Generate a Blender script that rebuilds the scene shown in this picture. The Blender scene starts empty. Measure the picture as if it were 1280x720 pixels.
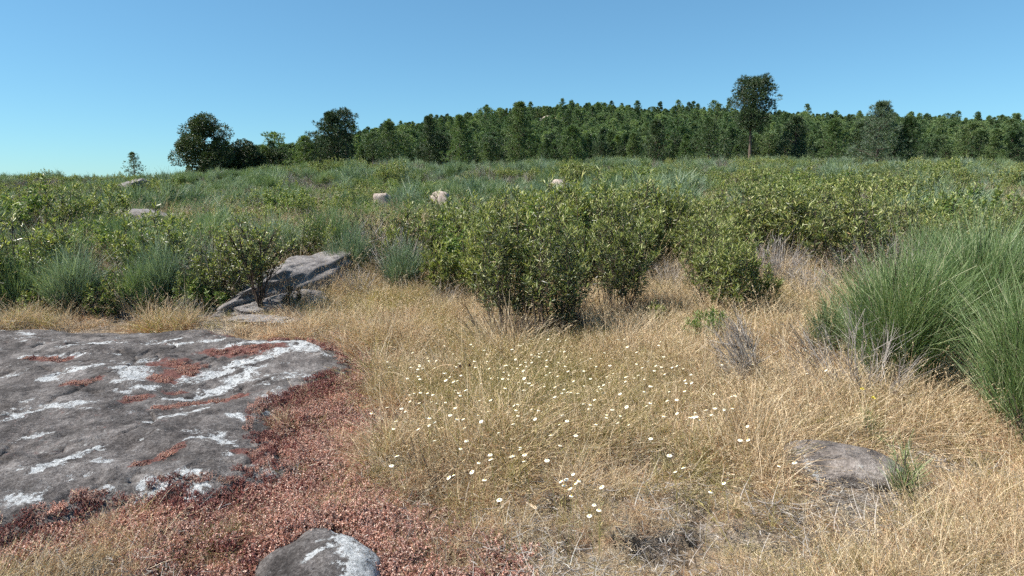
import bpy, math, random
import numpy as np
from mathutils import Vector

random.seed(7)
RNG = np.random.default_rng(11)
R = math.radians
sc = bpy.context.scene
COL = sc.collection

# ------------------------------------------------------------------ camera model
F_PX = 753.0
PITCH = math.atan(135 / F_PX)
CAM_H = 1.6
CP, SP = math.cos(PITCH), math.sin(PITCH)


def ray(px, py):
    a, b = (px - 640) / F_PX, (360 - py) / F_PX
    return np.array([a, CP + b * SP, -SP + b * CP])


def plane_pt(px, py, h=0.0):
    """point of the horizontal plane z=h seen at a photo position"""
    d = ray(px, py)
    k = (CAM_H - h) / -d[2]
    return float(d[0] * k), float(d[1] * k)


def project(x, y, z):
    dz = z - CAM_H
    depth = y * CP - dz * SP
    up = y * SP + dz * CP
    return 640 + F_PX * x / depth, 360 - F_PX * up / depth


# ------------------------------------------------------------------ noise
def _hash(ix, iy, iz, seed):
    h = (ix.astype(np.int64) * 374761393 + iy.astype(np.int64) * 668265263 + iz.astype(np.int64) * 2147483647 + seed * 974634777) & 0xFFFFFFFF
    h = ((h ^ (h >> 13)) * 1274126177) & 0xFFFFFFFF
    h = ((h ^ (h >> 16)) * 2246822519) & 0xFFFFFFFF
    return ((h ^ (h >> 15)) & 0xFFFFFF) / float(0xFFFFFF)


def vnoise(x, y, z=None, seed=0):
    x = np.asarray(x, float); y = np.asarray(y, float)
    z = np.zeros_like(x) if z is None else np.asarray(z, float)
    fx, fy, fz = np.floor(x), np.floor(y), np.floor(z)
    u, v, w = x - fx, y - fy, z - fz
    u, v, w = u * u * (3 - 2 * u), v * v * (3 - 2 * v), w * w * (3 - 2 * w)
    r = 0
    for i in (0, 1):
        for j in (0, 1):
            for k in (0, 1):
                r = r + _hash(fx + i, fy + j, fz + k, seed) * (u if i else 1 - u) * (v if j else 1 - v) * (w if k else 1 - w)
    return r


def fbm(x, y, z=None, seed=0, octv=4, gain=0.5):
    a, s, n = 1.0, 0.0, 0.0
    x = np.asarray(x, float); y = np.asarray(y, float)
    for o in range(octv):
        s = s + a * vnoise(x, y, z, seed + o * 17)
        n += a
        a *= gain
        x, y = x * 2.03 + 5.2, y * 2.03 + 1.3
        if z is not None:
            z = np.asarray(z) * 2.03 + 3.1
    return s / n


def sstep(a, b, x):
    t = np.clip((x - a) / (b - a), 0, 1)
    return t * t * (3 - 2 * t)


# ------------------------------------------------------------------ terrain
def ground_z(x, y):
    x = np.asarray(x, float); y = np.asarray(y, float)
    t = x / np.maximum(y, 12.0)
    base = np.interp(y, [-60, 0, 8, 15, 30, 45, 62, 80, 112], [-0.4, 0, 0.03, 0.3, 0.8, 1.55, 2.45, 2.95, 3.5])
    side = np.interp(t, [-1.2, -0.64, -0.3, 0, 0.45, 0.64, 1.1], [0.35, 0.5, 0.8, 1.0, 1.2, 1.05, 0.95])
    z = base * (1 + (side - 1) * sstep(8, 30, y))
    hill = np.interp(t, [-1.2, -0.637, -0.545, -0.47, -0.398, -0.2125, -0.053, 0.08, 0.25, 0.425, 0.637, 0.85, 1.3],
                     [-9, -9, -4, 4.5, 10.5, 21, 26.8, 31, 31.5, 28, 24.2, 22.7, 21])
    g = np.interp(y, [0, 100, 130, 200, 290, 330, 420, 700, 3000], [0, 0, 0.06, 0.42, 0.97, 1.0, 0.7, 0.2, -0.6])
    z = z + (hill - 2.5) * g
    z = z + (fbm(x * 0.045, y * 0.045, seed=3) - 0.5) * 1.5 * sstep(20, 60, y) + (fbm(x * 0.012, y * 0.012, seed=5) - 0.5) * 7 * sstep(110, 220, y)
    z = z + (fbm(x * 0.7, y * 0.7, seed=8, octv=3) - 0.5) * 0.16 * (1 - sstep(30, 60, y))
    z = z + (fbm(x * 4, y * 4, seed=9, octv=4) - 0.5) * 0.09 * (1 - sstep(12, 25, y))
    # gully with shaded hollows at the front right of centre
    for hx, hy, hr, hd in HOLES:
        d2 = ((x - hx) ** 2 + ((y - hy) * 1.3) ** 2) / hr ** 2
        z = z - hd * np.exp(-d2 * d2)
    return z


HOLES = []
for px_, py_, r_, dd_ in [(812, 690, .12, .22), (848, 697, .13, .24), (865, 645, .08, .16), (700, 640, .10, .15), (775, 638, .07, .12), (930, 606, .07, .12), (500, 597, .08, .12), (725, 690, .1, .08), (880, 670, .09, .12)]:
    hx_, hy_ = plane_pt(px_, py_)
    HOLES.append((hx_, hy_, r_, dd_))


def gz(x, y):
    return float(ground_z(np.array([x]), np.array([y]))[0])


def ground_pt(px, py):
    d = ray(px, py)
    ks = np.concatenate([np.linspace(1.5, 20, 400), np.linspace(20, 400, 1500)])
    z = CAM_H + d[2] * ks
    g = ground_z(d[0] * ks, d[1] * ks)
    i = np.argmax(z < g)
    k = ks[i] if i > 0 else ks[-1]
    return float(d[0] * k), float(d[1] * k)


# ------------------------------------------------------------------ mesh building
class MB:
    def __init__(self):
        self.v = []; self.f = []; self.n = 0

    def add(self, verts, faces, mat=0):
        verts = np.asarray(verts, np.float32).reshape(-1, 3)
        faces = np.asarray(faces, np.int64)
        self.v.append(verts)
        self.f.append((faces + self.n, mat))
        self.n += len(verts)
        return self

    def mesh(self, name, mats, smooth=False):
        me = bpy.data.meshes.new(name)
        V = np.concatenate(self.v)
        loops = np.concatenate([f.ravel() for f, m in self.f])
        tot = np.concatenate([np.full(len(f), f.shape[1]) for f, m in self.f])
        mi = np.concatenate([np.full(len(f), m) for f, m in self.f])
        start = np.concatenate([[0], np.cumsum(tot)[:-1]])
        me.vertices.add(len(V)); me.vertices.foreach_set('co', V.ravel())
        me.loops.add(len(loops)); me.loops.foreach_set('vertex_index', loops.astype(np.int32))
        me.polygons.add(len(tot))
        me.polygons.foreach_set('loop_start', start.astype(np.int32))
        me.polygons.foreach_set('loop_total', tot.astype(np.int32))
        me.polygons.foreach_set('material_index', mi.astype(np.int32))
        me.update(calc_edges=True)
        if smooth:
            me.polygons.foreach_set('use_smooth', np.ones(len(tot), bool))
        for m in mats:
            me.materials.append(m)
        me.validate()
        return me

    def build(self, name, mats, parent=None, smooth=False):
        if not isinstance(mats, (list, tuple)):
            mats = [mats]
        o = bpy.data.objects.new(name, self.mesh(name, mats, smooth))
        COL.objects.link(o)
        if parent is not None:
            o.parent = parent
        return o


def norm(a):
    return a / np.maximum(np.linalg.norm(a, axis=-1, keepdims=True), 1e-9)


def rdir(n, rng=RNG):
    return norm(rng.normal(size=(n, 3)))


def add_leaves(mb, P, D, L, W, mat=0, fold=0.25, rng=RNG, shape=0.45):
    """folded lance leaves: two triangles each, one island per leaf"""
    n = len(P)
    D = norm(D)
    S = norm(np.cross(D, rdir(n, rng)))
    N = np.cross(D, S)
    L = np.asarray(L).reshape(-1, 1) * np.ones((n, 1)); W = np.asarray(W).reshape(-1, 1) * np.ones((n, 1))
    M = P + D * L * shape
    up = N * W * fold
    T = P + D * L - N * L * 0.12
    V = np.stack([P, M + S * W * .5 + up, T, M - S * W * .5 + up], 1)
    b = np.arange(n)[:, None] * 4
    F = np.concatenate([b + np.array([0, 1, 2]), b + np.array([0, 2, 3])])
    mb.add(V, F, mat)


def add_ribbons(mb, P, D, L, W, B, k=3, mat=0, tip=0.08, rng=RNG, power=1.0):
    n = len(P)
    D = norm(D)
    S = norm(np.cross(D, rdir(n, rng)))
    L = (np.asarray(L).reshape(-1, 1) * np.ones((n, 1)))[:, None, :]
    W = (np.asarray(W).reshape(-1, 1) * np.ones((n, 1)))[:, None, :]
    s = np.linspace(0, 1, k + 1)[None, :, None]
    C = P[:, None, :] + D[:, None, :] * L * s + B[:, None, :] * L * s ** 2
    w = W * (tip + (1 - tip) * (1 - s) ** power) * 0.5
    V = np.stack([C - S[:, None, :] * w, C + S[:, None, :] * w], 2).reshape(-1, 3)
    b = (np.arange(n) * 2 * (k + 1))[:, None, None] + (np.arange(k) * 2)[None, :, None]
    F = (b + np.array([0, 1, 3, 2])[None, None, :]).reshape(-1, 4)
    mb.add(V, F, mat)


def add_tube(mb, pts, rad, sides=5, mat=0):
    pts = np.asarray(pts, float); rad = np.asarray(rad, float)
    n = len(pts)
    T = norm(np.gradient(pts, axis=0))
    ref = np.array([0.31, 0.95, 0.05])
    A = norm(np.cross(T, ref)); B = np.cross(T, A)
    th = np.linspace(0, 2 * np.pi, sides, endpoint=False)
    V = pts[:, None, :] + rad[:, None, None] * (np.cos(th)[None, :, None] * A[:, None, :] + np.sin(th)[None, :, None] * B[:, None, :])
    F = []
    for i in range(n - 1):
        for j in range(sides):
            j2 = (j + 1) % sides
            F.append([i * sides + j, i * sides + j2, (i + 1) * sides + j2, (i + 1) * sides + j])
    mb.add(V, F, mat)


# ------------------------------------------------------------------ tagging
def tag(o, label=None, cat=None, group=None, kind=None):
    if label: o['label'] = label
    if cat: o['category'] = cat
    if group: o['group'] = group
    if kind: o['kind'] = kind
    return o


def empty(name, loc=(0, 0, 0), rz=0):
    o = bpy.data.objects.new(name, None)
    o.empty_display_size = 0.3
    COL.objects.link(o)
    o.location = loc
    o.rotation_euler.z = rz
    return o


# ------------------------------------------------------------------ materials
def nodes(name):
    m = bpy.data.materials.new(name)
    m.use_nodes = True
    nt = m.node_tree
    nt.nodes.clear()
    return m, nt


def nd(nt, typ, **kw):
    n = nt.nodes.new(typ)
    for k, v in kw.items():
        if k.startswith('i_'):
            n.inputs[k[2:].replace('_', ' ')].default_value = v
        else:
            setattr(n, k, v)
    return n


def ramp(nt, stops, fac, interp='LINEAR'):
    r = nt.nodes.new('ShaderNodeValToRGB')
    r.color_ramp.interpolation = interp
    e = r.color_ramp.elements
    while len(e) < len(stops):
        e.new(0.5)
    for el, (p, c) in zip(e, stops):
        el.position = p
        el.color = (c[0], c[1], c[2], 1) if not isinstance(c, (int, float)) else (c, c, c, 1)
    nt.links.new(fac, r.inputs[0])
    return r.outputs[0]


def mixc(nt, fac, a, b, mode='MIX'):
    m = nt.nodes.new('ShaderNodeMix')
    m.data_type = 'RGBA'; m.blend_type = mode
    for sock, v in ((m.inputs['Factor'], fac), (m.inputs['A'], a), (m.inputs['B'], b)):
        if isinstance(v, bpy.types.NodeSocket):
            nt.links.new(v, sock)
        elif isinstance(v, (int, float)):
            sock.default_value = v
        else:
            sock.default_value = (*v, 1)
    return m.outputs['Result']


def math_n(nt, op, a, b=None, clamp=False):
    m = nt.nodes.new('ShaderNodeMath'); m.operation = op; m.use_clamp = clamp
    for s, v in ((m.inputs[0], a), (m.inputs[1], b)):
        if v is None: continue
        if isinstance(v, bpy.types.NodeSocket): nt.links.new(v, s)
        else: s.default_value = v
    return m.outputs[0]


def leaf_mat(name, stops, rough=0.55, trans=0.3, obj_var=0.25, patch=None, spec=0.4, tint=(1.15, 1.25, 0.6)):
    """leaf colour picked per leaf; whole plants differ slightly from each other"""
    m, nt = nodes(name)
    geo = nd(nt, 'ShaderNodeNewGeometry')
    oi = nd(nt, 'ShaderNodeObjectInfo')
    c = ramp(nt, stops, geo.outputs['Random Per Island'])
    if obj_var:
        v = ramp(nt, [(0, (1 - obj_var, 1 - obj_var * .8, 1 - obj_var)), (0.5, (1, 1, 1)), (1, (1 + obj_var, 1 + obj_var * .7, 1 + obj_var * .3))], oi.outputs['Random'])
        c = mixc(nt, 1.0, c, v, 'MULTIPLY')
    p = nd(nt, 'ShaderNodeBsdfPrincipled')
    p.inputs['Roughness'].default_value = rough
    p.inputs['Specular IOR Level'].default_value = spec
    nt.links.new(c, p.inputs['Base Color'])
    out = nd(nt, 'ShaderNodeOutputMaterial')
    if trans > 0:
        tr = nd(nt, 'ShaderNodeBsdfTranslucent')
        c2 = mixc(nt, 1.0, c, tint, 'MULTIPLY')
        nt.links.new(c2, tr.inputs['Color'])
        mx = nd(nt, 'ShaderNodeMixShader')
        mx.inputs[0].default_value = trans
        nt.links.new(p.outputs[0], mx.inputs[1]); nt.links.new(tr.outputs[0], mx.inputs[2])
        nt.links.new(mx.outputs[0], out.inputs[0])
    else:
        nt.links.new(p.outputs[0], out.inputs[0])
    return m


def bark_mat(name, a, b, scale=30, rough=0.9):
    m, nt = nodes(name)
    tc = nd(nt, 'ShaderNodeTexCoord')
    n = nd(nt, 'ShaderNodeTexNoise', i_Scale=scale, i_Detail=5.0)
    nt.links.new(tc.outputs['Object'], n.inputs['Vector'])
    c = ramp(nt, [(0.3, a), (0.7, b)], n.outputs[0])
    p = nd(nt, 'ShaderNodeBsdfPrincipled'); p.inputs['Roughness'].default_value = rough
    p.inputs['Specular IOR Level'].default_value = 0.2
    bp = nd(nt, 'ShaderNodeBump', i_Strength=0.6, i_Distance=0.01)
    nt.links.new(n.outputs[0], bp.inputs['Height']); nt.links.new(bp.outputs[0], p.inputs['Normal'])
    nt.links.new(c, p.inputs['Base Color'])
    out = nd(nt, 'ShaderNodeOutputMaterial'); nt.links.new(p.outputs[0], out.inputs[0])
    return m


M = {}
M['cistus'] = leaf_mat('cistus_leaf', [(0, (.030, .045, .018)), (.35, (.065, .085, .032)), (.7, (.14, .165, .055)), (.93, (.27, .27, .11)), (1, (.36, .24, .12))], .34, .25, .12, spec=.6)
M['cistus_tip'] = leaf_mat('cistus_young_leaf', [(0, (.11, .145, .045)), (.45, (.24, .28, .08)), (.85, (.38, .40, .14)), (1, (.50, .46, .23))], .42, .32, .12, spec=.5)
M['cistus_field'] = leaf_mat('cistus_field_leaf', [(0, (.05, .085, .030)), (.45, (.14, .19, .065)), (.85, (.27, .32, .12)), (1, (.36, .29, .15))], .5, .3, .3)
M['bush'] = leaf_mat('bush_leaf', [(0, (.08, .13, .035)), (.5, (.15, .23, .06)), (1, (.23, .31, .10))], .45, .3, .15)
M['broom'] = leaf_mat('broom_stem', [(0, (.07, .11, .045)), (.5, (.15, .215, .10)), (1, (.29, .35, .20))], .55, .25, .25)
M['broom_blue'] = leaf_mat('broom_blue_stem', [(0, (.07, .105, .06)), (.5, (.165, .23, .15)), (.85, (.27, .34, .235)), (1, (.38, .43, .32))], .55, .25, .25)
M['broom_green'] = leaf_mat('broom_green_stem', [(0, (.06, .10, .03)), (.5, (.14, .215, .075)), (.8, (.25, .33, .15)), (1, (.44, .42, .27))], .5, .25, .15)
M['grey_twig'] = leaf_mat('grey_twig', [(0, (.11, .10, .095)), (.6, (.25, .225, .21)), (1, (.46, .43, .40))], .8, .0, .15, spec=.2)
M['dark_twig'] = leaf_mat('dark_twig', [(0, (.030, .024, .02)), (.7, (.075, .058, .048)), (1, (.15, .12, .10))], .8, .0, .1, spec=.2)
M['heath'] = leaf_mat('heath_leaf', [(0, (.06, .05, .035)), (.5, (.12, .10, .06)), (1, (.2, .15, .09))], .7, .15, .25)
M['pine'] = leaf_mat('pine_needles', [(0, (.028, .052, .024)), (.5, (.070, .115, .048)), (1, (.155, .22, .09))], .5, .2, .5)
M['pine_light'] = leaf_mat('pine_light_needles', [(0, (.05, .085, .032)), (.5, (.105, .165, .06)), (1, (.19, .26, .10))], .5, .25, .3)
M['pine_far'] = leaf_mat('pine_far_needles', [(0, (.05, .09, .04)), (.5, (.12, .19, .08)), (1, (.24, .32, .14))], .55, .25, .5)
M['pine_dark'] = leaf_mat('pine_dark_needles', [(0, (.018, .034, .018)), (.5, (.042, .070, .030)), (1, (.10, .15, .06))], .5, .12, .2)
M['pine_blue'] = leaf_mat('pine_blue_needles', [(0, (.06, .09, .055)), (.5, (.12, .165, .10)), (1, (.20, .25, .165))], .5, .2, .2)
M['oak'] = leaf_mat('oak_leaf', [(0, (.02, .035, .014)), (.5, (.042, .065, .022)), (1, (.085, .11, .035))], .45, .2, .15)
M['bark'] = bark_mat('bark', (.06, .045, .035), (.15, .115, .09), 8)
M['stem'] = bark_mat('stem_bark', (.035, .025, .02), (.10, .075, .06), 60)
M['tan'] = leaf_mat('dry_grass_blade', [(0, (.15, .10, .06)), (.3, (.40, .285, .175)), (.75, (.61, .475, .31)), (1, (.82, .72, .53))], .6, .25, .18, spec=.3, tint=(1.12, 1.0, .85))
M['straw'] = leaf_mat('pale_straw_blade', [(0, (.45, .32, .20)), (.5, (.66, .51, .34)), (1, (.84, .74, .56))], .6, .25, .12, spec=.3, tint=(1.12, 1.0, .85))
M['rust'] = leaf_mat('rusty_grass_blade', [(0, (.22, .10, .055)), (.5, (.40, .22, .12)), (1, (.56, .38, .23))], .6, .25, .2, spec=.3, tint=(1.12, 1.0, .85))
M['olive'] = leaf_mat('olive_grass_blade', [(0, (.14, .12, .05)), (.5, (.32, .27, .11)), (1, (.54, .46, .23))], .6, .3, .2, spec=.3)
M['grey_grass'] = leaf_mat('grey_grass_blade', [(0, (.15, .12, .09)), (.5, (.32, .27, .21)), (1, (.52, .47, .39))], .7, .15, .2, spec=.2, tint=(1.12, 1.0, .85))
M['sedum'] = leaf_mat('stonecrop_leaf', [(0, (.20, .08, .065)), (.4, (.48, .265, .215)), (.75, (.66, .43, .36)), (1, (.82, .68, .60))], .5, .2, .25, tint=(1.12, 1.0, .85))
M['sedum_dark'] = leaf_mat('dark_stonecrop_leaf', [(0, (.09, .03, .03)), (.6, (.26, .095, .085)), (1, (.48, .27, .23))], .5, .15, .2, tint=(1.12, 1.0, .85))
M['seed'] = leaf_mat('seed_head', [(0, (.45, .32, .18)), (1, (.75, .62, .42))], .7, .25, .1, tint=(1.12, 1.0, .85))
M['seed_dark'] = leaf_mat('dark_seed_head', [(0, (.06, .035, .02)), (1, (.14, .08, .05))], .7, 0, .1)


def simple(name, c, rough=.6):
    m, nt = nodes(name)
    n = nd(nt, 'ShaderNodeTexNoise', i_Scale=90.0)
    cc = mixc(nt, n.outputs[0], tuple(x * .85 for x in c), tuple(min(1, x * 1.1) for x in c))
    p = nd(nt, 'ShaderNodeBsdfPrincipled'); p.inputs['Roughness'].default_value = rough
    nt.links.new(cc, p.inputs['Base Color'])
    out = nd(nt, 'ShaderNodeOutputMaterial'); nt.links.new(p.outputs[0], out.inputs[0])
    return m


M['petal'] = simple('white_petal', (.78, .76, .64))
M['disc'] = simple('yellow_disc', (.72, .5, .06))
M['yellow'] = simple('yellow_petal', (.75, .62, .08))


def ground_mat():
    m, nt = nodes('earth_and_litter')
    tc = nd(nt, 'ShaderNodeTexCoord')
    pos = tc.outputs['Object']
    def noise(s, d=6.0, r=.6):
        n = nd(nt, 'ShaderNodeTexNoise', i_Scale=s, i_Detail=d, i_Roughness=r)
        nt.links.new(pos, n.inputs['Vector'])
        return n.outputs[0]
    litter = ramp(nt, [(.28, (.05, .036, .026)), (.45, (.16, .115, .075)), (.6, (.32, .24, .155)), (.78, (.48, .39, .27))], noise(38, 8, .72))
    grey = ramp(nt, [(.3, (.09, .078, .07)), (.6, (.26, .23, .20)), (.8, (.42, .38, .34))], noise(26, 8, .7))
    c = mixc(nt, ramp(nt, [(.45, 0.0), (.62, 1.0)], noise(1.7, 4)), litter, grey)
    red = ramp(nt, [(.3, (.07, .03, .025)), (.55, (.24, .11, .085)), (.8, (.40, .23, .18))], noise(45, 8, .7))
    a = nd(nt, 'ShaderNodeAttribute', attribute_name='red')
    c = mixc(nt, a.outputs['Fac'], c, red)
    far = ramp(nt, [(.3, (.07, .075, .035)), (.5, (.13, .13, .06)), (.75, (.25, .21, .12))], noise(1.1, 9, .7))
    a2 = nd(nt, 'ShaderNodeAttribute', attribute_name='scrub')
    c = mixc(nt, a2.outputs['Fac'], c, far)
    p = nd(nt, 'ShaderNodeBsdfPrincipled'); p.inputs['Roughness'].default_value = .95
    p.inputs['Specular IOR Level'].default_value = .1
    nt.links.new(c, p.inputs['Base Color'])
    bp = nd(nt, 'ShaderNodeBump', i_Strength=1.0, i_Distance=0.02)
    nt.links.new(noise(40, 8, .75), bp.inputs['Height']); nt.links.new(bp.outputs[0], p.inputs['Normal'])
    out = nd(nt, 'ShaderNodeOutputMaterial'); nt.links.new(p.outputs[0], out.inputs[0])
    return m


def rock_mat(name, dark, mid, pale, lichen_bias=0.0, strata=0.0, attr=False, mid_scale=5.0):
    m, nt = nodes(name)
    tc = nd(nt, 'ShaderNodeTexCoord')
    pos = tc.outputs['Object']
    def noise(s, d=6.0, r=.6, vec=None, dist=0.0):
        n = nd(nt, 'ShaderNodeTexNoise', i_Scale=s, i_Detail=d, i_Roughness=r, i_Distortion=dist)
        nt.links.new(vec or pos, n.inputs['Vector'])
        return n.outputs[0]
    grain = noise(60, 8, .85)
    blot = noise(mid_scale, 7, .65)
    blend = math_n(nt, 'ADD', math_n(nt, 'MULTIPLY', grain, .62), math_n(nt, 'MULTIPLY', blot, .38))
    c = ramp(nt, [(.40, dark), (.5, mid), (.60, pale)], blend)
    # fine dark moss flecks and small grey lichens
    vor = nd(nt, 'ShaderNodeTexVoronoi', i_Scale=38.0)
    warp = nd(nt, 'ShaderNodeMix', data_type='VECTOR')
    nz = nd(nt, 'ShaderNodeTexNoise', i_Scale=20.0, i_Detail=4.0)
    nt.links.new(pos, nz.inputs['Vector'])
    va = nd(nt, 'ShaderNodeVectorMath', operation='MULTIPLY_ADD')
    nt.links.new(nz.outputs['Color'], va.inputs[0]); va.inputs[1].default_value = (.06, .06, .06); nt.links.new(pos, va.inputs[2])
    nt.links.new(va.outputs[0], vor.inputs['Vector'])
    spots = ramp(nt, [(.10, 1.0), (.20, 0.0)], vor.outputs['Distance'])
    sel = ramp(nt, [(.5, 0.0), (.6, 1.0)], noise(9, 5, .7))
    c = mixc(nt, math_n(nt, 'MULTIPLY', math_n(nt, 'MULTIPLY', spots, sel), .8), c, tuple(x * .28 for x in mid))
    vor2 = nd(nt, 'ShaderNodeTexVoronoi', i_Scale=17.0)
    nt.links.new(va.outputs[0], vor2.inputs['Vector'])
    sp2 = ramp(nt, [(.10, 1.0), (.24, 0.0)], vor2.outputs['Distance'])
    sel2 = ramp(nt, [(.52, 0.0), (.6, 1.0)], noise(6, 5, .7))
    c = mixc(nt, math_n(nt, 'MULTIPLY', math_n(nt, 'MULTIPLY', sp2, sel2), .55), c, (.36, .36, .35))
    if attr:
        c = mixc(nt, 1.0, c, ramp(nt, [(.34, .55), (.5, 1.0), (.66, 1.35)], noise(4.5, 8, .75)), 'MULTIPLY')
        a = nd(nt, 'ShaderNodeAttribute', attribute_name='lichen')
        e = math_n(nt, 'ADD', math_n(nt, 'ADD', math_n(nt, 'MULTIPLY', a.outputs['Fac'], .85), math_n(nt, 'MULTIPLY', math_n(nt, 'SUBTRACT', noise(6, 6, .7), .5), 1.7)), math_n(nt, 'MULTIPLY', math_n(nt, 'SUBTRACT', noise(17, 9, .85), .5), 3.4))
        lm = ramp(nt, [(.52, 0.0), (.60, 1.0)], e)
        hole = ramp(nt, [(.36, 0.0), (.46, 1.0)], noise(48, 6, .75))
        lm = math_n(nt, 'MULTIPLY', lm, hole)
        lc = ramp(nt, [(.35, (.19, .20, .20)), (.5, (.36, .37, .375)), (.7, (.54, .55, .56))], noise(55, 6, .7))
        c = mixc(nt, lm, c, lc)
        b = nd(nt, 'ShaderNodeAttribute', attribute_name='moss')
        e2 = math_n(nt, 'ADD', b.outputs['Fac'], math_n(nt, 'MULTIPLY', math_n(nt, 'SUBTRACT', noise(18, 7, .75), .5), 1.4))
        mm = ramp(nt, [(.42, 0.0), (.6, 1.0)], e2)
        mc = ramp(nt, [(.35, (.045, .02, .02)), (.6, (.17, .075, .06)), (.8, (.30, .16, .13))], noise(120, 6, .75))
        c = mixc(nt, mm, c, mc)
    p = nd(nt, 'ShaderNodeBsdfPrincipled'); p.inputs['Roughness'].default_value = .9
    p.inputs['Specular IOR Level'].default_value = .2
    nt.links.new(c, p.inputs['Base Color'])
    h = math_n(nt, 'ADD', math_n(nt, 'MULTIPLY', grain, .35), noise(30, 8, .7))
    if strata:
        mp = nd(nt, 'ShaderNodeMapping'); mp.inputs['Scale'].default_value = (1.2, 1.2, 14)
        nt.links.new(pos, mp.inputs['Vector'])
        h = math_n(nt, 'ADD', h, math_n(nt, 'MULTIPLY', noise(3, 5, .6, mp.outputs[0]), strata * 6))
    bp = nd(nt, 'ShaderNodeBump', i_Strength=.9, i_Distance=0.012)
    nt.links.new(h, bp.inputs['Height']); nt.links.new(bp.outputs[0], p.inputs['Normal'])
    out = nd(nt, 'ShaderNodeOutputMaterial'); nt.links.new(p.outputs[0], out.inputs[0])
    return m


M['ground'] = ground_mat()
M['slab'] = rock_mat('dark_lichen_granite', (.022, .018, .017), (.088, .078, .074), (.20, .185, .178), attr=True)
M['strata'] = rock_mat('layered_granite', (.06, .055, .055), (.17, .155, .15), (.32, .30, .285), strata=.5)
M['pale_rock'] = rock_mat('pale_pink_granite', (.16, .125, .11), (.35, .285, .245), (.52, .44, .385))
M['grey_rock'] = rock_mat('grey_brown_rock', (.075, .064, .058), (.18, .155, .14), (.32, .285, .26), attr=True)
M['flat_rock'] = rock_mat('flat_grey_rock', (.09, .082, .08), (.22, .20, .19), (.38, .36, .34))

# ------------------------------------------------------------------ outlines (metres on the ground)
def outline(pts, h=0.0):
    return np.array([plane_pt(a, b, h) for a, b in pts])


SLAB = np.concatenate([
    outline([(-160, 402), (60, 402), (160, 402), (250, 401), (285, 407), (310, 413), (395, 417), (422, 425), (440, 438), (448, 449), (440, 459)], .14),
    outline([(420, 476), (385, 493), (368, 500), (352, 516), (336, 527), (340, 548), (346, 566), (352, 578), (372, 590), (366, 602), (340, 607), (318, 610),
             (285, 624), (250, 636), (205, 634), (175, 640), (120, 648), (60, 662), (-20, 690), (-120, 760)], .03),
    np.array([[-6.5, 1.6], [-8.5, 3.5]])])
SMALL = np.concatenate([outline([(318, 702), (338, 687), (378, 676), (415, 668), (437, 676), (462, 686), (478, 700), (482, 730), (440, 790), (350, 790), (312, 740)], .03)])


def seg_dist(X, Y, a, b):
    ab = b - a
    L2 = max(float(ab @ ab), 1e-12)
    t = np.clip(((X - a[0]) * ab[0] + (Y - a[1]) * ab[1]) / L2, 0, 1)
    return np.hypot(X - a[0] - t * ab[0], Y - a[1] - t * ab[1])


def sdf(X, Y, P):
    """positive inside the polygon, metres"""
    d = np.full(X.shape, 1e9); ins = np.zeros(X.shape, bool)
    for i in range(len(P)):
        a, b = P[i], P[(i + 1) % len(P)]
        d = np.minimum(d, seg_dist(X, Y, a, b))
        c = ((a[1] > Y) != (b[1] > Y)) & (X < (b[0] - a[0]) * (Y - a[1]) / (b[1] - a[1] + 1e-12) + a[0])
        ins ^= c
    return np.where(ins, d, -d)


def slab_sd(X, Y):
    return sdf(X, Y, SLAB) + (fbm(X * 5, Y * 5, seed=31, octv=4) - .5) * .12


def slab_h(X, Y):
    d = slab_sd(X, Y)
    t = np.clip(d / .34, 0, 1)
    e = np.sqrt(np.clip(1 - (1 - t) ** 2, 0, 1))
    h = e * .105 + sstep(.2, 1.6, d) * .05
    h += (fbm(X * 1.3, Y * 2.2, seed=33, octv=3) - .5) * .06 * sstep(0, .5, d)
    ck = np.abs(fbm(X * 1.1 + 3, Y * 1.9, seed=38, octv=4) - .5)
    h -= .03 * np.exp(-(ck / .007) ** 2) * sstep(.0, .2, d)
    # long shallow steps running across the dome
    w = Y * 1.0 + X * .42 + (fbm(X * 1.5, Y * 1.5, seed=35) - .5) * .8
    h += (np.abs(((w / .62) % 1) - .5) - .25) * .045 * sstep(.1, .5, d)
    h += (fbm(X * 11, Y * 11, seed=36, octv=4) - .5) * .030 * sstep(-.05, .2, d) + (fbm(X * 34, Y * 34, seed=37, octv=2) - .5) * .012
    return h, d


def slab_top(X, Y):
    h, d = slab_h(X, Y)
    base = (fbm(X * 0.7, Y * 0.7, seed=8, octv=3) - 0.5) * 0.16
    return base + h + np.where(d < 0, np.clip(d, -.2, 0) * 1.6, 0) - 0.0, d


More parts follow.
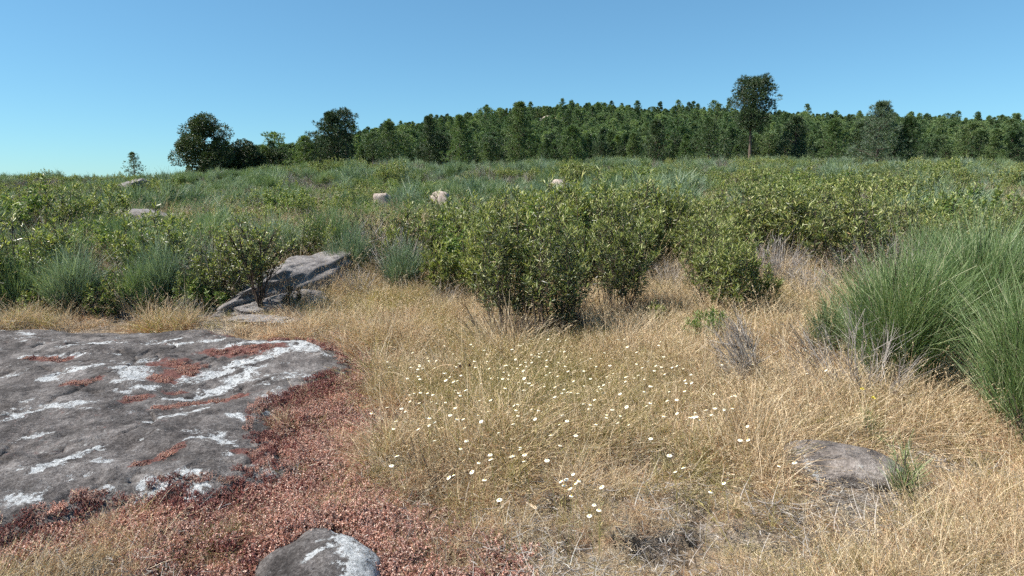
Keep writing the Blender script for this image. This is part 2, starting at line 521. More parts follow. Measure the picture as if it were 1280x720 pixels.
WHITE = [  # lichen strokes: photo polyline, half width in metres at mid stroke
    ([(222, 470), (245, 463), (262, 461), (285, 455), (300, 446), (320, 441)], .06), ([(300, 447), (335, 441), (367, 431), (392, 434)], .075),
    ([(266, 477), (290, 467), (312, 460), (328, 453)], .05), ([(208, 490), (240, 487), (265, 479)], .022), ([(277, 430), (310, 426), (345, 425)], .045),
    ([(345, 484), (368, 488)], .05), ([(160, 460), (172, 466), (168, 474)], .07), ([(192, 424), (225, 418)], .04), ([(220, 426), (236, 423)], .03),
    ([(252, 422), (275, 420)], .035), ([(222, 513), (240, 508), (258, 507)], .022), ([(205, 513), (230, 506)], .018),
    ([(222, 560), (242, 551), (266, 546), (280, 542)], .014), ([(281, 538), (284, 546), (288, 548)], .028), ([(247, 496), (262, 492)], .018),
    ([(130, 636), (160, 619), (176, 607), (190, 596), (228, 585), (240, 592)], .022), ([(196, 614), (206, 603), (214, 597)], .045), ([(214, 615), (232, 612), (238, 604)], .03),
    ([(236, 622), (252, 618), (270, 611)], .026), ([(336, 577), (342, 590), (352, 590), (366, 592)], .04), ([(299, 599), (316, 603)], .028),
    ([(177, 447), (186, 446)], .04), ([(330, 504), (342, 502)], .016), ([(160, 515), (172, 508)], .02), ([(188, 522), (200, 521)], .02), ([(290, 551), (302, 549)], .02),
    ([(60, 470), (90, 462), (120, 455)], .05), ([(20, 520), (60, 508), (110, 500)], .03), ([(40, 590), (80, 575), (120, 560)], .03), ([(90, 430), (130, 424)], .04), ([(10, 620), (50, 612)], .04),
    ([(345, 428), (368, 424), (400, 428)], .03), ([(295, 513), (300, 516)], .02), ([(192, 482), (204, 478)], .022), ([(160, 484), (178, 482)], .02),
]
RED = [([(262, 433), (300, 433), (335, 432)], .085), ([(212, 448), (228, 450), (238, 458)], .10), ([(205, 470), (216, 462)], .08), ([(160, 494), (184, 491)], .055), ([(215, 482), (235, 478)], .04),
       ([(196, 500), (240, 494), (300, 482)], .03), ([(80, 480), (120, 476)], .06), ([(170, 580), (230, 560)], .03), ([(310, 560), (330, 575)], .03), ([(40, 445), (90, 446)], .06)]
WHITE_SMALL = [([(417, 669), (432, 678), (436, 692)], .05), ([(445, 684), (462, 690), (470, 700)], .05), ([(440, 705), (455, 715), (448, 730)], .07), ([(382, 716), (400, 706), (420, 700)], .022), ([(395, 692), (402, 690)], .012)]


def strokes(X, Y, L, h, warp=.16):
    m = np.zeros(X.shape)
    X0, Y0 = X, Y
    X = X0 + (fbm(X0 * 4.5, Y0 * 4.5, seed=141, octv=5, gain=.62) - .5) * warp * 1.5
    Y = Y0 + (fbm(X0 * 4.5, Y0 * 4.5, seed=151, octv=5, gain=.62) - .5) * warp
    wob = .55 + 1.0 * fbm(X0 * 7, Y0 * 7, seed=161, octv=3)
    for pts, w in L:
        P = outline(pts, h)
        w = w * (1.3 if L is WHITE else .9)
        d = np.full(X.shape, 1e9)
        for a, b in zip(P[:-1], P[1:]):
            d = np.minimum(d, seg_dist(X, Y, a, b))
        m = np.maximum(m, np.clip(1 - d / (2.3 * w * wob), 0, 1))
    return m


def heightfield(name, X, Y, Z, keep, mat, attrs):
    ny, nx = X.shape
    idx = np.arange(nx * ny).reshape(ny, nx)
    F = np.stack([idx[:-1, :-1], idx[:-1, 1:], idx[1:, 1:], idx[1:, :-1]], -1).reshape(-1, 4)
    k = keep.ravel()
    F = F[k[F].any(1)]
    used = np.unique(F)
    remap = np.full(nx * ny, -1); remap[used] = np.arange(len(used))
    V = np.stack([X.ravel(), Y.ravel(), Z.ravel()], 1)[used]
    mb = MB(); mb.add(V, remap[F])
    o = mb.build(name, mat, smooth=True)
    for an, arr in attrs.items():
        at = o.data.attributes.new(an, 'FLOAT', 'POINT')
        at.data.foreach_set('value', arr.ravel()[used].astype(np.float32))
    return o


# stonecrop area around the slab (world polygons)
RED_POLYS = [
    outline([(415, 419), (448, 428), (462, 445), (452, 480), (470, 505), (478, 540), (462, 580), (450, 610), (520, 640), (560, 680), (640, 705), (660, 760), (200, 790), (215, 700),
             (200, 668), (100, 670), (-40, 720), (-40, 690), (100, 640), (240, 625), (330, 600), (372, 590), (345, 560), (336, 530), (352, 512), (400, 480), (440, 455)], 0.02),
]


def red_mask(X, Y):
    d = sdf(X, Y, RED_POLYS[0]) + (fbm(X * 3.5, Y * 3.5, seed=41) - .5) * .55
    return sstep(-.22, .24, d)


# ------------------------------------------------------------------ ground sheet
def axis(fine0, fine1, step, lo, hi, grow=1.09):
    a = list(np.arange(fine0, fine1, step))
    s = step; x = a[-1]; up = []
    while x < hi:
        s *= grow; x += s; up.append(x)
    s = step; x = a[0]; dn = []
    while x > lo:
        s *= grow; x -= s; dn.append(x)
    return np.array(dn[::-1] + a + up)


ax = axis(-4.5, 4.5, .03, -2500, 2500, 1.07)
ay = axis(1.4, 8.0, .03, -300, 3500, 1.035)
GX, GY = np.meshgrid(ax, ay)
GZ = ground_z(GX, GY)
sd_g = sdf(GX, GY, SLAB)
GZ = np.where(sd_g > .12, GZ - .12, GZ)
ground = heightfield('ground', GX, GY, GZ, np.ones(GX.shape, bool), M['ground'],
                     {'red': red_mask(GX, GY) * (GY < 9), 'scrub': sstep(8.0, 11.0, GY)})
tag(ground, 'dry grassy hillside ground rising gently away from the viewer', None, None, 'structure')

# ------------------------------------------------------------------ granite slabs
sx = np.concatenate([np.arange(-8.6, -5.0, .04), np.arange(-5, -1.0, .014)]); sy = np.arange(1.4, 7.3, .014)
SX, SY = np.meshgrid(sx, sy)
SZ, SD = slab_top(SX, SY)
slab = heightfield('granite_slab', SX, SY, SZ, SD > -.10, M['slab'],
                   {'lichen': np.maximum(strokes(SX, SY, WHITE, .13), .6 * sstep(.56, .75, fbm(SX * 3.2, SY * 8, seed=171, octv=5, gain=.6))), 'moss': strokes(SX, SY, RED, .13) * .95 + sstep(.18, 0, SD) * .35 + sstep(.45, .65, fbm(SX * 1.2, SY * 2.2, seed=51)) * .30})
tag(slab, 'huge low dark granite slab with white lichen streaks on the left', 'rock', None, 'thing')


def small_top(X, Y):
    d = sdf(X, Y, SMALL) + (fbm(X * 9, Y * 9, seed=61) - .5) * .05
    e = np.sqrt(np.clip(1 - (1 - np.clip(d / .16, 0, 1)) ** 2, 0, 1))
    z = ground_z(X, Y) - .02 + e * .09 + (fbm(X * 6, Y * 6, seed=62) - .5) * .03 * (d > 0) + np.where(d < 0, d * 1.5, 0)
    return z, d


tx = np.arange(-1.7, 0, .012); ty = np.arange(1.4, 3.0, .012)
TX, TY = np.meshgrid(tx, ty)
TZ, TD = small_top(TX, TY)
sm = heightfield('granite_slab', TX, TY, TZ, TD > -.08, M['slab'], {'lichen': strokes(TX, TY, WHITE_SMALL, .04, .05) * 1.1, 'moss': sstep(.05, 0, TD) * .5})
tag(sm, 'small lichen-spotted rock poking out of red stonecrop at the bottom', 'rock', None, 'thing')


def rock(name, mat, loc, size, rz=0, tilt=(0, 0), seed=0, sub=5, rough=.28, flat=0.0, strata=0, lichen=None, cuts=9):
    import bmesh
    bm = bmesh.new(); bmesh.ops.create_icosphere(bm, subdivisions=sub, radius=1)
    me = bpy.data.meshes.new(name); bm.to_mesh(me); bm.free()
    n = len(me.vertices); V = np.empty(n * 3); me.vertices.foreach_get('co', V); V = V.reshape(-1, 3)
    U = V.copy()
    # blocky, fractured shape
    V = np.sign(V) * np.abs(V) ** .75
    a = fbm(U[:, 0] * 1.3 + seed, U[:, 1] * 1.3, U[:, 2] * 1.3, seed=seed, octv=3) - .5
    b = fbm(U[:, 0] * 5 + seed, U[:, 1] * 5, U[:, 2] * 5, seed=seed + 3, octv=4) - .5
    rg = np.abs(fbm(U[:, 0] * 2.6, U[:, 1] * 2.6, U[:, 2] * 2.6 + seed, seed=seed + 7, octv=3) - .5)
    rg_ = np.random.default_rng(seed + 500)
    for _ in range(cuts):
        nn_ = norm(rg_.normal(size=3) * np.array([1, 1, .7])); dd_ = rg_.uniform(.58, .86)
        V = V - np.clip(V @ nn_ - dd_, 0, 9)[:, None] * nn_ * .92
    V = V * (1 + a * 1.5 * rough + b * .6 * rough - np.clip(.05 - rg, 0, 1) * 3.0 * rough)[:, None]
    if strata:
        q = V[:, 2] * strata + (a * .8)
        V[:, :2] *= (1 + (np.abs((q % 1) - .5) - .25) * .22)[:, None]
        V[:, 2] += (np.abs((q % 1) - .5) - .25) * .08
    V *= np.array(size) / 2
    me.vertices.foreach_set('co', V.astype(np.float32).ravel())
    me.polygons.foreach_set('use_smooth', np.ones(len(me.polygons), bool))
    me.materials.append(mat)
    if lichen is not None:
        at = me.attributes.new('lichen', 'FLOAT', 'POINT'); at.data.foreach_set('value', lichen(V).astype(np.float32))
        at = me.attributes.new('moss', 'FLOAT', 'POINT'); at.data.foreach_set('value', np.zeros(n, np.float32))
    o = bpy.data.objects.new(name, me); COL.objects.link(o)
    o.location = loc
    o.rotation_euler = (tilt[0], tilt[1], rz)
    return o


# layered outcrop behind the slab
ox, oy = plane_pt(368, 370, .1)
tag(rock('rock_outcrop', M['strata'], (ox - .20, 8.15, .06), (1.30, 2.7, 1.0), R(-14), (R(6), R(-5)), seed=5, rough=.22, strata=4.5), 'layered grey granite outcrop behind the small dark-stemmed tree', 'rock')
ox, oy = plane_pt(322, 404, .05)
tag(rock('flat_stone', M['flat_rock'], (ox, oy + .15, .02), (1.0, .42, .2), R(4), (0, R(-3)), seed=9, rough=.18, strata=3), 'low flat grey stone along the far edge of the big slab', 'rock')
ox, oy = plane_pt(225, 396, .05)
tag(rock('flat_stone', M['flat_rock'], (ox, oy + .1, -.01), (.6, .3, .12), R(-8), seed=12, rough=.2), 'small pale flat stone beside dry grass at the slab edge', 'rock')
ox, oy = plane_pt(350, 388, .1)
tag(rock('rock_outcrop', M['strata'], (ox - .1, oy + .35, .02), (1.25, .75, .42), R(6), (R(12), R(3)), seed=6, rough=.24, strata=3.5), 'lower tier of layered rock at the foot of the grey outcrop', 'rock')
# stone at the right
ox, oy = plane_pt(1052, 590, .06)
def lich(V): return np.clip(.75 - np.hypot((V[:, 0] + .20) / .10, (V[:, 2] - .0) / .05) * .5, 0, 1) * (V[:, 1] < .0)
tag(rock('stone', M['grey_rock'], (ox + .05, oy + .06, gz(ox, oy) + .07), (.60, .30, .19), R(-14), (R(8), R(6)), seed=24, rough=.15, cuts=2, lichen=lich), 'long low grey-brown stone lying in dry grass below the large right broom', 'rock')
# boulders in the scrub
BOULD = [  # px, base py, distance, width px, height px, label, material, seed
    (549, 252, 21, 22, 15, 'pale pink boulder with a cracked face standing amid the scrub', 'pale_rock', 31),
    (481, 256, 21, 15, 16, 'leaning whitish boulder with a dark cleft left of the pale pink boulder', 'pale_rock', 33),
    (702, 233, 30, 22, 8, 'low pale boulder showing above the scrub in mid field', 'pale_rock', 35),
    (178, 233, 34, 46, 9, 'flat dark layered rock on the crest near the small far tree', 'strata', 37),
    (196, 271, 17, 76, 9, 'long low grey rock ledge in the scrub at the left', 'strata', 39),
    (1092, 227, 40, 12, 5, 'small pale rock on the far scrub slope to the right', 'pale_rock', 43),
]
ROCKBOX = []
for px, bpy_, dist, wp, hp, lab, mt, sd_ in BOULD:
    x = (px - 640) / F_PX * dist
    w, h = wp / F_PX * dist, hp / F_PX * dist
    zb = CAM_H - (bpy_ - 225) / F_PX * dist
    ROCKBOX.append((px - wp / 2 - 1, px + wp / 2 + 1, bpy_ - hp, bpy_ - 1, dist))
    g = gz(x, dist)
    lo = min(zb, g) - .25
    tag(rock('boulder', M[mt], (x, dist, (zb + h + lo) / 2), (w * 1.6, w * 1.2, (zb + h) - lo + .02), RNG.uniform(-.3, .3), (0, R(RNG.uniform(-6, 6))), seed=sd_, sub=4, rough=.3, strata=3 if mt == 'strata' else 0), lab, 'rock')


# ------------------------------------------------------------------ plant generators (each returns dict of meshes by part)
def stems_and_leaves(h, w, n_main, n_twig, lpt, leaf=(.05, .012), seed=0, bare=.25, lean=(0, 0), rad=.006, treelike=False, tip_frac=.45, tri=3):
    rng = np.random.default_rng(seed)
    wood, fol, tips = MB(), MB(), MB()
    P, D, S, Z = [], [], [], []
    for i in range(n_main):
        a = rng.uniform(0, 2 * np.pi)
        rr = math.sqrt(rng.uniform(0, 1))
        if treelike:
            r0 = rng.uniform(0, .03)
        else:
            r0 = rr * w * .18
        top = np.array([math.cos(a) * rr * w * .46 + lean[0], math.sin(a) * rr * w * .46 + lean[1], h * (1 - .28 * rr ** 2) * rng.uniform(.60, 1.06)])
        b = np.array([math.cos(a) * r0, math.sin(a) * r0, -.05])
        k = 6
        s = np.linspace(0, 1, k)[:, None]
        pts = b + (top - b) * s
        bulge = np.array([math.cos(a), math.sin(a), 0]) * w * .10 * (-1 if treelike else 1)
        pts += np.sin(s * np.pi) * (bulge + rng.normal(size=3) * .02 * h) + rng.normal(size=(k, 3)) * .008 * h * (s > 0)
        add_tube(wood, pts, np.linspace(rad, rad * .35, k) * rng.uniform(.7, 1.3), tri)
        for j in range(n_twig + 1):
            if j == 0:
                tp0, tdir, tl = pts[-2], norm(pts[-1] - pts[-2]), np.linalg.norm(pts[-1] - pts[-2]) * 1.25
            else:
                q = rng.uniform(bare, .95)
                ii = min(int(q * (k - 1)), k - 2)
                f = q * (k - 1) - ii
                tp0 = pts[ii] * (1 - f) + pts[ii + 1] * f
                aa = rng.uniform(0, 2 * np.pi)
                tdir = norm(norm(pts[ii + 1] - pts[ii]) * .8 + np.array([math.cos(aa), math.sin(aa), .15]) * .65)
                tl = h * rng.uniform(.10, .24) * (1.15 - .5 * q)
            tp1 = tp0 + tdir * tl + np.array([0, 0, tl * .18])
            add_tube(wood, [tp0, (tp0 + tp1) / 2 + rng.normal(size=3) * .004, tp1], [rad * .4, rad * .3, rad * .15], 3)
            n = max(3, int(lpt * rng.uniform(.6, 1.3)))
            ss = rng.uniform(.12, 1, n) ** .75
            pp = tp0 + (tp1 - tp0) * ss[:, None]
            an = rng.uniform(0, 2 * np.pi, n)
            rad_d = np.stack([np.cos(an), np.sin(an), rng.uniform(-.5, .5, n)], 1)
            P.append(pp); D.append(norm(tdir * .7 + rad_d * .85)); S.append(ss * (tp1[2] > h * .35)); Z.append(pp[:, 2])
    P, D, S, Z = map(np.concatenate, (P, D, S, Z))
    out = np.hypot(P[:, 0], P[:, 1]) / (w * .5)
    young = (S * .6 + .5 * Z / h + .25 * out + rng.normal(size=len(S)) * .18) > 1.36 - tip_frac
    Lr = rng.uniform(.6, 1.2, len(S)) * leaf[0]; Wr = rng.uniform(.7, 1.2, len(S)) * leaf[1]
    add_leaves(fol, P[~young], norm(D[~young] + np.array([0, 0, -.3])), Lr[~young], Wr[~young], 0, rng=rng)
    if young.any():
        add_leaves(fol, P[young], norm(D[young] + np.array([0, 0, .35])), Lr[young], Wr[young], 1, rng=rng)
    return wood, fol


def broom_mb(h, w, n, seed, width=.004, bare=.0, lean=(0, 0), k=3, twigs=True, spread=1.0, big=1.0):
    """fountain of thin straight green switches"""
    rng = np.random.default_rng(seed)
    g, base = MB(), MB()
    # woody lower branches
    nb = max(10, n // 60)
    tops = []
    for i in range(nb):
        a = rng.uniform(0, 2 * np.pi); rr = math.sqrt(rng.uniform(0, 1))
        top = np.array([math.cos(a) * rr * w * .32 + lean[0] * .5, math.sin(a) * rr * w * .32 + lean[1] * .5, h * rng.uniform(.42, .82) * (1.1 - .45 * rr)])
        b = np.array([math.cos(a), math.sin(a), 0]) * rng.uniform(0, .1) * w + np.array([0, 0, -.05])
        mid = (b + top) / 2 + rng.normal(size=3) * .03 * h
        add_tube(base, [b, mid, top], [.008, .006, .003], 3)
        tops.append((mid, top))
    T = np.array(tops)
    i = rng.integers(0, nb, n)
    s = rng.uniform(-.3, 1, n)[:, None]
    P = T[i, 0] + (T[i, 1] - T[i, 0]) * s + rng.normal(size=(n, 3)) * .03 * w
    P[:, 2] = np.maximum(P[:, 2], .02)
    rad = P.copy(); rad[:, 2] = 0
    rad = rad / (w * .32)
    D = norm(np.array([0, 0, 1.0]) + rad * .55 * spread + rng.normal(size=(n, 3)) * .30 + np.array([lean[0], lean[1], 0]) * .5)
    L = h * (.10 + .42 * rng.uniform(0, 1, n) ** 1.6) * big * (1 - .25 * np.clip(np.linalg.norm(rad, axis=1), 0, 1))
    B = np.concatenate([rad[:, :2] * .04, np.full((n, 1), -.02)], 1) + rng.normal(size=(n, 3)) * .06
    add_ribbons(g, P, D, L, width * rng.uniform(.6, 1.3, n), B, k, 0, tip=.35, rng=rng)
    return base, g


def dead_mb(h, w, n, seed, lean=(0, 0), width=.004, curl=.15, k=4):
    rng = np.random.default_rng(seed)
    g = MB()
    nb = max(5, n // 12)
    for i in range(nb):
        a = rng.uniform(0, 2 * np.pi); rr = math.sqrt(rng.uniform(0, 1))
        b = np.array([math.cos(a), math.sin(a), 0]) * .06 * w; b[2] = -.03
        top = np.array([math.cos(a) * rr * w * .5 + lean[0], math.sin(a) * rr * w * .5 + lean[1], h * rng.uniform(.6, 1.0) * (1 - .3 * rr)])
        s = np.linspace(0, 1, 6)[:, None]
        pts = b + (top - b) * s + rng.normal(size=(6, 3)) * .018 * h * (s > 0)
        add_tube(g, pts, np.linspace(width * 1.1, width * .35, 6), 3)
        m = max(3, n // nb)
        q = rng.uniform(.2, .95, m)
        idx = (q * 5).astype(int).clip(0, 4)
        P = pts[idx] + (pts[idx + 1] - pts[idx]) * (q * 5 - idx)[:, None]
        D = norm(norm(top - b) + rng.normal(size=(m, 3)) * .5)
        add_ribbons(g, P, D, h * rng.uniform(.12, .35, m), width * rng.uniform(.4, .8, m), rng.normal(size=(m, 3)) * curl, k, 0, tip=.3, rng=rng)
    return g


def pine_mb(h, crown_w, base_frac, n_clump, seed, tuft=.26, tw=.04, shape='cone', nn=90, gap=.0, blob=.30, stretch=1.0):
    """trunk with limbs; needles gathered in brushes round the limb ends"""
    rng = np.random.default_rng(seed)
    wood, fol = MB(), MB()
    k = 8
    s = np.linspace(0, 1, k)[:, None]
    tr = np.concatenate([rng.normal(size=(k, 2)) * .012 * h, np.zeros((k, 1))], 1) * s + np.array([0, 0, 1]) * s * h * .96
    tr[0, 2] = -.3
    r0 = .018 * h + .03
    add_tube(wood, tr, np.linspace(r0, .02, k), 6)
    P, A, Rb = [], [], []
    n_limb = max(8, n_clump // 3)
    ga = rng.uniform(0, 6)
    lop = rng.uniform(0, 2 * np.pi)
    for i in range(n_limb):
        q = (i + rng.uniform(0, 1)) / n_limb
        zf = base_frac + (1 - base_frac) * q
        if shape == 'cone':
            r = (1 - q) ** .8 * (.6 + .4 * min(1, q * 6)) + .05
        elif shape == 'column':
            r = (1 - q ** 2.0) * .85 * (.6 + .4 * min(1, q * 5)) + .06
        else:
            r = math.sqrt(max(0.03, 1 - (2 * q - .9) ** 2 / 1.35)) * .95
        ga += 2.4 + rng.normal() * .5
        r *= crown_w * .5 * rng.uniform(.45, 1.2) * (1 + .15 * math.cos(ga - lop))
        z0 = h * zf
        rise = (rng.uniform(.0, .45) if shape == 'round' else rng.uniform(.2, .65)) * r
        if shape == 'round' and q < .3:
            rise *= -.1
        j = min(int(zf * .96 * (k - 1)), k - 2)
        c = tr[j] + (tr[j + 1] - tr[j]) * (zf * (k - 1) * .96 - j if j < k - 1 else 0)
        c = np.array([c[0], c[1], min(z0 - rise * .4, h * .93)])
        e = c + np.array([math.cos(ga) * r, math.sin(ga) * r, rise])
        mid = (c + e) / 2 + np.array([0, 0, -.08 * r])
        add_tube(wood, [c, mid, e], [r0 * .25 * (1 - .6 * q), r0 * .15, .012], 4)
        m = 3 if rng.uniform() > gap else 2
        f = np.array([1.0, rng.uniform(.6, .85), rng.uniform(.3, .65)])[:m]
        pp = np.where(f[:, None] < .5, c + (mid - c) * (f[:, None] * 2), mid + (e - mid) * (f[:, None] * 2 - 1))
        sp = r * .22 + .05
        pp = pp + rng.normal(size=(m, 3)) * np.array([sp, sp, sp * .35]) * np.array([.4, 1, 1])[:m, None]
        P.append(pp); A.append(np.tile([math.cos(ga) * .5, math.sin(ga) * .5, .6], (m, 1)))
        Rb.append(blob * rng.uniform(.65, 1.3, m) * (1.0 if shape == 'round' else (1.15 - .45 * q)))
    m = 3
    P.append(np.array([tr[-1, 0], tr[-1, 1], h * .92]) + np.column_stack([rng.normal(size=(m, 2)) * .05, np.array([-.4, -.05, .25]) * blob * 2]))
    A.append(np.tile([0, 0, 1.0], (m, 1))); Rb.append(blob * np.array([.9, .7, .5]))
    P, A, Rb = np.concatenate(P), norm(np.concatenate(A)), np.concatenate(Rb)
    N_ = len(P) * nn
    Pc = np.repeat(P, nn, 0); Ac = np.repeat(A, nn, 0); Rr = np.repeat(Rb, nn)[:, None]
    d = norm(rdir(N_, rng) + Ac * .35)
    # brushes: groups of needles share a twig tip on the blob
    tipd = norm(np.repeat(rdir(len(P) * (nn // 6), rng), 6, 0)) if nn % 6 == 0 else d
    tipd = norm(tipd + Ac * .35)
    X = Pc + tipd * Rr * np.array([1, 1, .72]) * rng.uniform(.45, 1.0, (N_, 1)) ** .5
    D3 = norm(tipd * .7 + Ac * .4 + rdir(N_, rng) * .6)
    add_ribbons(fol, X, D3, tuft * rng.uniform(.6, 1.2, N_), tw * rng.uniform(.7, 1.3, N_), D3 * 0 + np.array([0, 0, -.05]), 1, 0, tip=.15, rng=rng)
    return wood, fol


def broadleaf_mb(h, w, n, seed, leaf=.16, lobes=26, base=.08, aspect=.55):
    rng = np.random.default_rng(seed)
    wood, fol = MB(), MB()
    tr = np.array([[0, 0, -.3], [.05, 0, h * .2], [-.05, .05, h * .45], [0, 0, h * .75]])
    add_tube(wood, tr, [.045 * h * .6, .03 * h, .02 * h, .02], 7)
    for i in range(lobes):
        a = rng.uniform(0, 2 * np.pi); q = rng.uniform(0, 1)
        zc = h * (base + (.92 - base) * q)
        rmax = w * .5 * math.sqrt(max(.08, 1 - ((q - .38) / .66) ** 2))
        rr = rmax * rng.uniform(.35, .82)
        c = np.array([math.cos(a) * rr, math.sin(a) * rr, zc])
        rad = w * rng.uniform(.10, .19)
        st = tr[1] + (tr[3] - tr[1]) * min(q, .9)
        add_tube(wood, [st, (st + c) / 2 + rng.normal(size=3) * .1, c], [.012 * h, .008 * h, .01], 4)
        m = n // lobes
        d = rdir(m, rng)
        rr_ = rad * rng.uniform(.25, 1, m) ** .3 * (1 + .5 * (fbm(d[:, 0] * 3 + i, d[:, 1] * 3, d[:, 2] * 3, seed=seed) - .5) * 1.6)
        P = c + d * rr_[:, None] * np.array([1, 1, .8])
        add_leaves(fol, P, norm(d + rdir(m, rng) * .9 + np.array([0, 0, -.2])), leaf * rng.uniform(.6, 1.3, m), leaf * aspect * rng.uniform(.7, 1.2, m), 0, rng=rng)
    return wood, fol


# ------------------------------------------------------------------ trees
def tree_meshes(gen, fm, name):
    wood, fol = gen
    return wood.mesh(name + '_trunk', [M['bark']], True), fol.mesh(name + '_crown', [fm])


def put_tree(name, meshes, loc, rz, s, label, group=None, cat='tree'):
    t = empty(name, loc, rz)
    t.scale = (s, s, s) if not isinstance(s, tuple) else s
    for pn, me in (('trunk', meshes[0]), ('crown', meshes[1])):
        o = bpy.data.objects.new(pn, me); COL.objects.link(o); o.parent = t
    return tag(t, label, cat, group)


def single_tree(gen, fm, name, px, dist, label, rz=0, cat='tree', s=1.0):
    x = (px - 640) / F_PX * dist
    return put_tree(name, tree_meshes(gen, fm, name), (x, dist, gz(x, dist) - .05), rz, s, label, None, cat)


def need_h(px, top_py, dist):
    """real height of a tree standing at dist whose tip the photo shows at top_py"""
    x = (px - 640) / F_PX * dist
    return CAM_H + (225 - top_py) / F_PX * dist - gz(x, dist)


single_tree(broadleaf_mb(need_h(265, 148, 74), 7.6, 30000, 101, .20, 40, .04), M['oak'], 'oak_tree', 266, 74, 'big dark rounded broadleaf tree at the left end of the wood')
single_tree(broadleaf_mb(need_h(316, 176, 76), 5.0, 14000, 102, .19, 22, .02), M['oak'], 'oak_tree', 312, 76, 'lower dark bushy tree touching the big rounded tree on its right')
single_tree(broadleaf_mb(need_h(345, 181, 80), 3.6, 9000, 103, .19, 18, .02), M['oak'], 'oak_tree', 345, 80, 'dark leafy tree second to the right of the big rounded tree')
single_tree(pine_mb(need_h(176, 191, 112), 4.0, .15, 66, 104, .30, .05, 'column', 54, blob=.34), M['pine_blue'], 'young_tree', 176, 112, 'small thin bluish tree alone on the far left crest')
single_tree(pine_mb(need_h(426, 143, 76), 6.0, .06, 380, 105, .26, .04, 'column', 96, blob=.42), M['pine_dark'], 'pine_tree', 420, 76, 'tall broad dark pine with a knobbly leaning top, left of centre')
single_tree(pine_mb(need_h(437, 139, 78), 3.4, .50, 130, 115, .26, .04, 'round', 96, blob=.40), M['pine_dark'], 'pine_tree', 438, 79, 'slim round-topped pine directly behind the tall broad dark pine')
single_tree(pine_mb(need_h(649, 130, 76), 4.2, .05, 290, 106, .28, .04, 'column', 96, blob=.36), M['pine'], 'pine_tree', 649, 76, 'tall bushy pine with upswept tip in the middle of the wood edge')
single_tree(pine_mb(need_h(577, 146, 78), 4.4, .05, 170, 107, .28, .04, 'cone', 84, blob=.34), M['pine_light'], 'pine_tree', 577, 78, 'lighter green cone-shaped pine left of the tall middle pine')
single_tree(pine_mb(need_h(931, 102, 72), 4.9, .43, 330, 108, .26, .042, 'round', 126, gap=.35, blob=.50), M['pine_dark'], 'pine_tree', 930, 72, 'tall lone pine with bare trunk and rounded crown above the wood')
single_tree(pine_mb(need_h(1087, 132, 64), 5.6, .03, 260, 109, .26, .03, 'cone', 90, blob=.34), M['pine_blue'], 'pine_tree', 1086, 62, 'feathery grey-green pine at the right end of the scrub slope')
single_tree(pine_mb(need_h(1122, 150, 62), 4.2, .04, 170, 110, .26, .035, 'cone', 84, blob=.34), M['pine'], 'pine_tree', 1121, 62, 'dark small pine just right of the feathery grey-green pine')
for px_, tp_, dd_, ww_, sd_, mt_, lb_ in ((490, 154, 79, 4.2, 121, 'pine', 'dark pine right of a pale gap beside the tall broad dark pine'), (540, 147, 84, 3.4, 122, 'pine_dark', 'slender dark pine between the gap and the lighter cone-shaped pine'),
                                     (388, 172, 77, 4.4, 127, 'pine_light', 'low spreading pine at the left foot of the tall broad dark pine'), (712, 160, 78, 4.2, 123, 'pine_light', 'medium bushy pine right of the tall middle pine'),
                                     (815, 152, 77, 4.6, 124, 'pine_dark', 'dark spreading pine with black shade under it midway to the lone pine'), (880, 150, 75, 4.4, 125, 'pine', 'dark bushy pine just left of the lone pine'),
                                     (985, 148, 74, 4.6, 126, 'pine_dark', 'dark wide pine with deep shade right of the lone pine'), (1030, 152, 76, 4.0, 128, 'pine_light', 'medium pine left of the feathery grey-green pine')):
    single_tree(pine_mb(need_h(px_, tp_, dd_), ww_, .04, 180, sd_, .27, .04, ['cone', 'column'][sd_ % 2], 84, blob=.36), M[mt_], 'pine_tree', px_, dd_, lb_)

VAR = []
spec = [('cone', 5.2, 3.2, .06, 'pine'), ('column', 5.6, 3.2, .08, 'pine'), ('cone', 4.6, 3.0, .05, 'pine_light'), ('column', 5.0, 2.8, .10, 'pine'),
        ('round', 6.0, 3.3, .35, 'pine'), ('column', 5.4, 2.6, .12, 'pine_light'), ('cone', 5.8, 3.0, .08, 'pine_dark'), ('round', 5.2, 3.0, .25, 'pine_dark')]
for i, (shp, hh, cw, bf, mt) in enumerate(spec):
    VAR.append((hh, tree_meshes(pine_mb(hh, cw, bf, 120, 200 + i, .28, .05, shp, 66, blob=.34), M[mt], 'pine')))
TREE_LABEL = ['dark young pine in the front of the wood behind the scrub', 'dark bushy pine within the dense pine wood', 'lighter green young pine at the foot of the wooded hill',
              'narrow dark pine within the dense pine wood', 'round-topped pine on the wooded hill', 'slim lighter green pine on the wooded hill', 'pointed dark pine on the wooded hill', 'small round-headed pine on the wooded hill']
rng = np.random.default_rng(77)
cand = []
y = 76.0
while y < 312:
    sp = np.interp(y, [76, 110, 200, 312], [2.7, 2.8, 2.8, 3.0])
    x0, x1 = -.50 * y, 1.02 * y
    for x in np.arange(x0, x1, sp):
        cand.append((x + rng.uniform(-.4, .4) * sp, y + rng.uniform(-.4, .4) * sp))
    y += sp
cand = np.array(cand)
CZ = ground_z(cand[:, 0], cand[:, 1])
CPX, CPY = project(cand[:, 0], cand[:, 1], CZ)
tt = cand[:, 0] / cand[:, 1]
front = 79 + 26 * vnoise(tt * 9, tt * 0 + 3, seed=5) - 6 * sstep(.3, .6, tt)
keep = cand[:, 1] > front
keep &= tt > -.47 - .04 * vnoise(cand[:, 1] * .05, cand[:, 1] * 0, seed=9)
clear = fbm(cand[:, 0] * .02, cand[:, 1] * .04, seed=91)
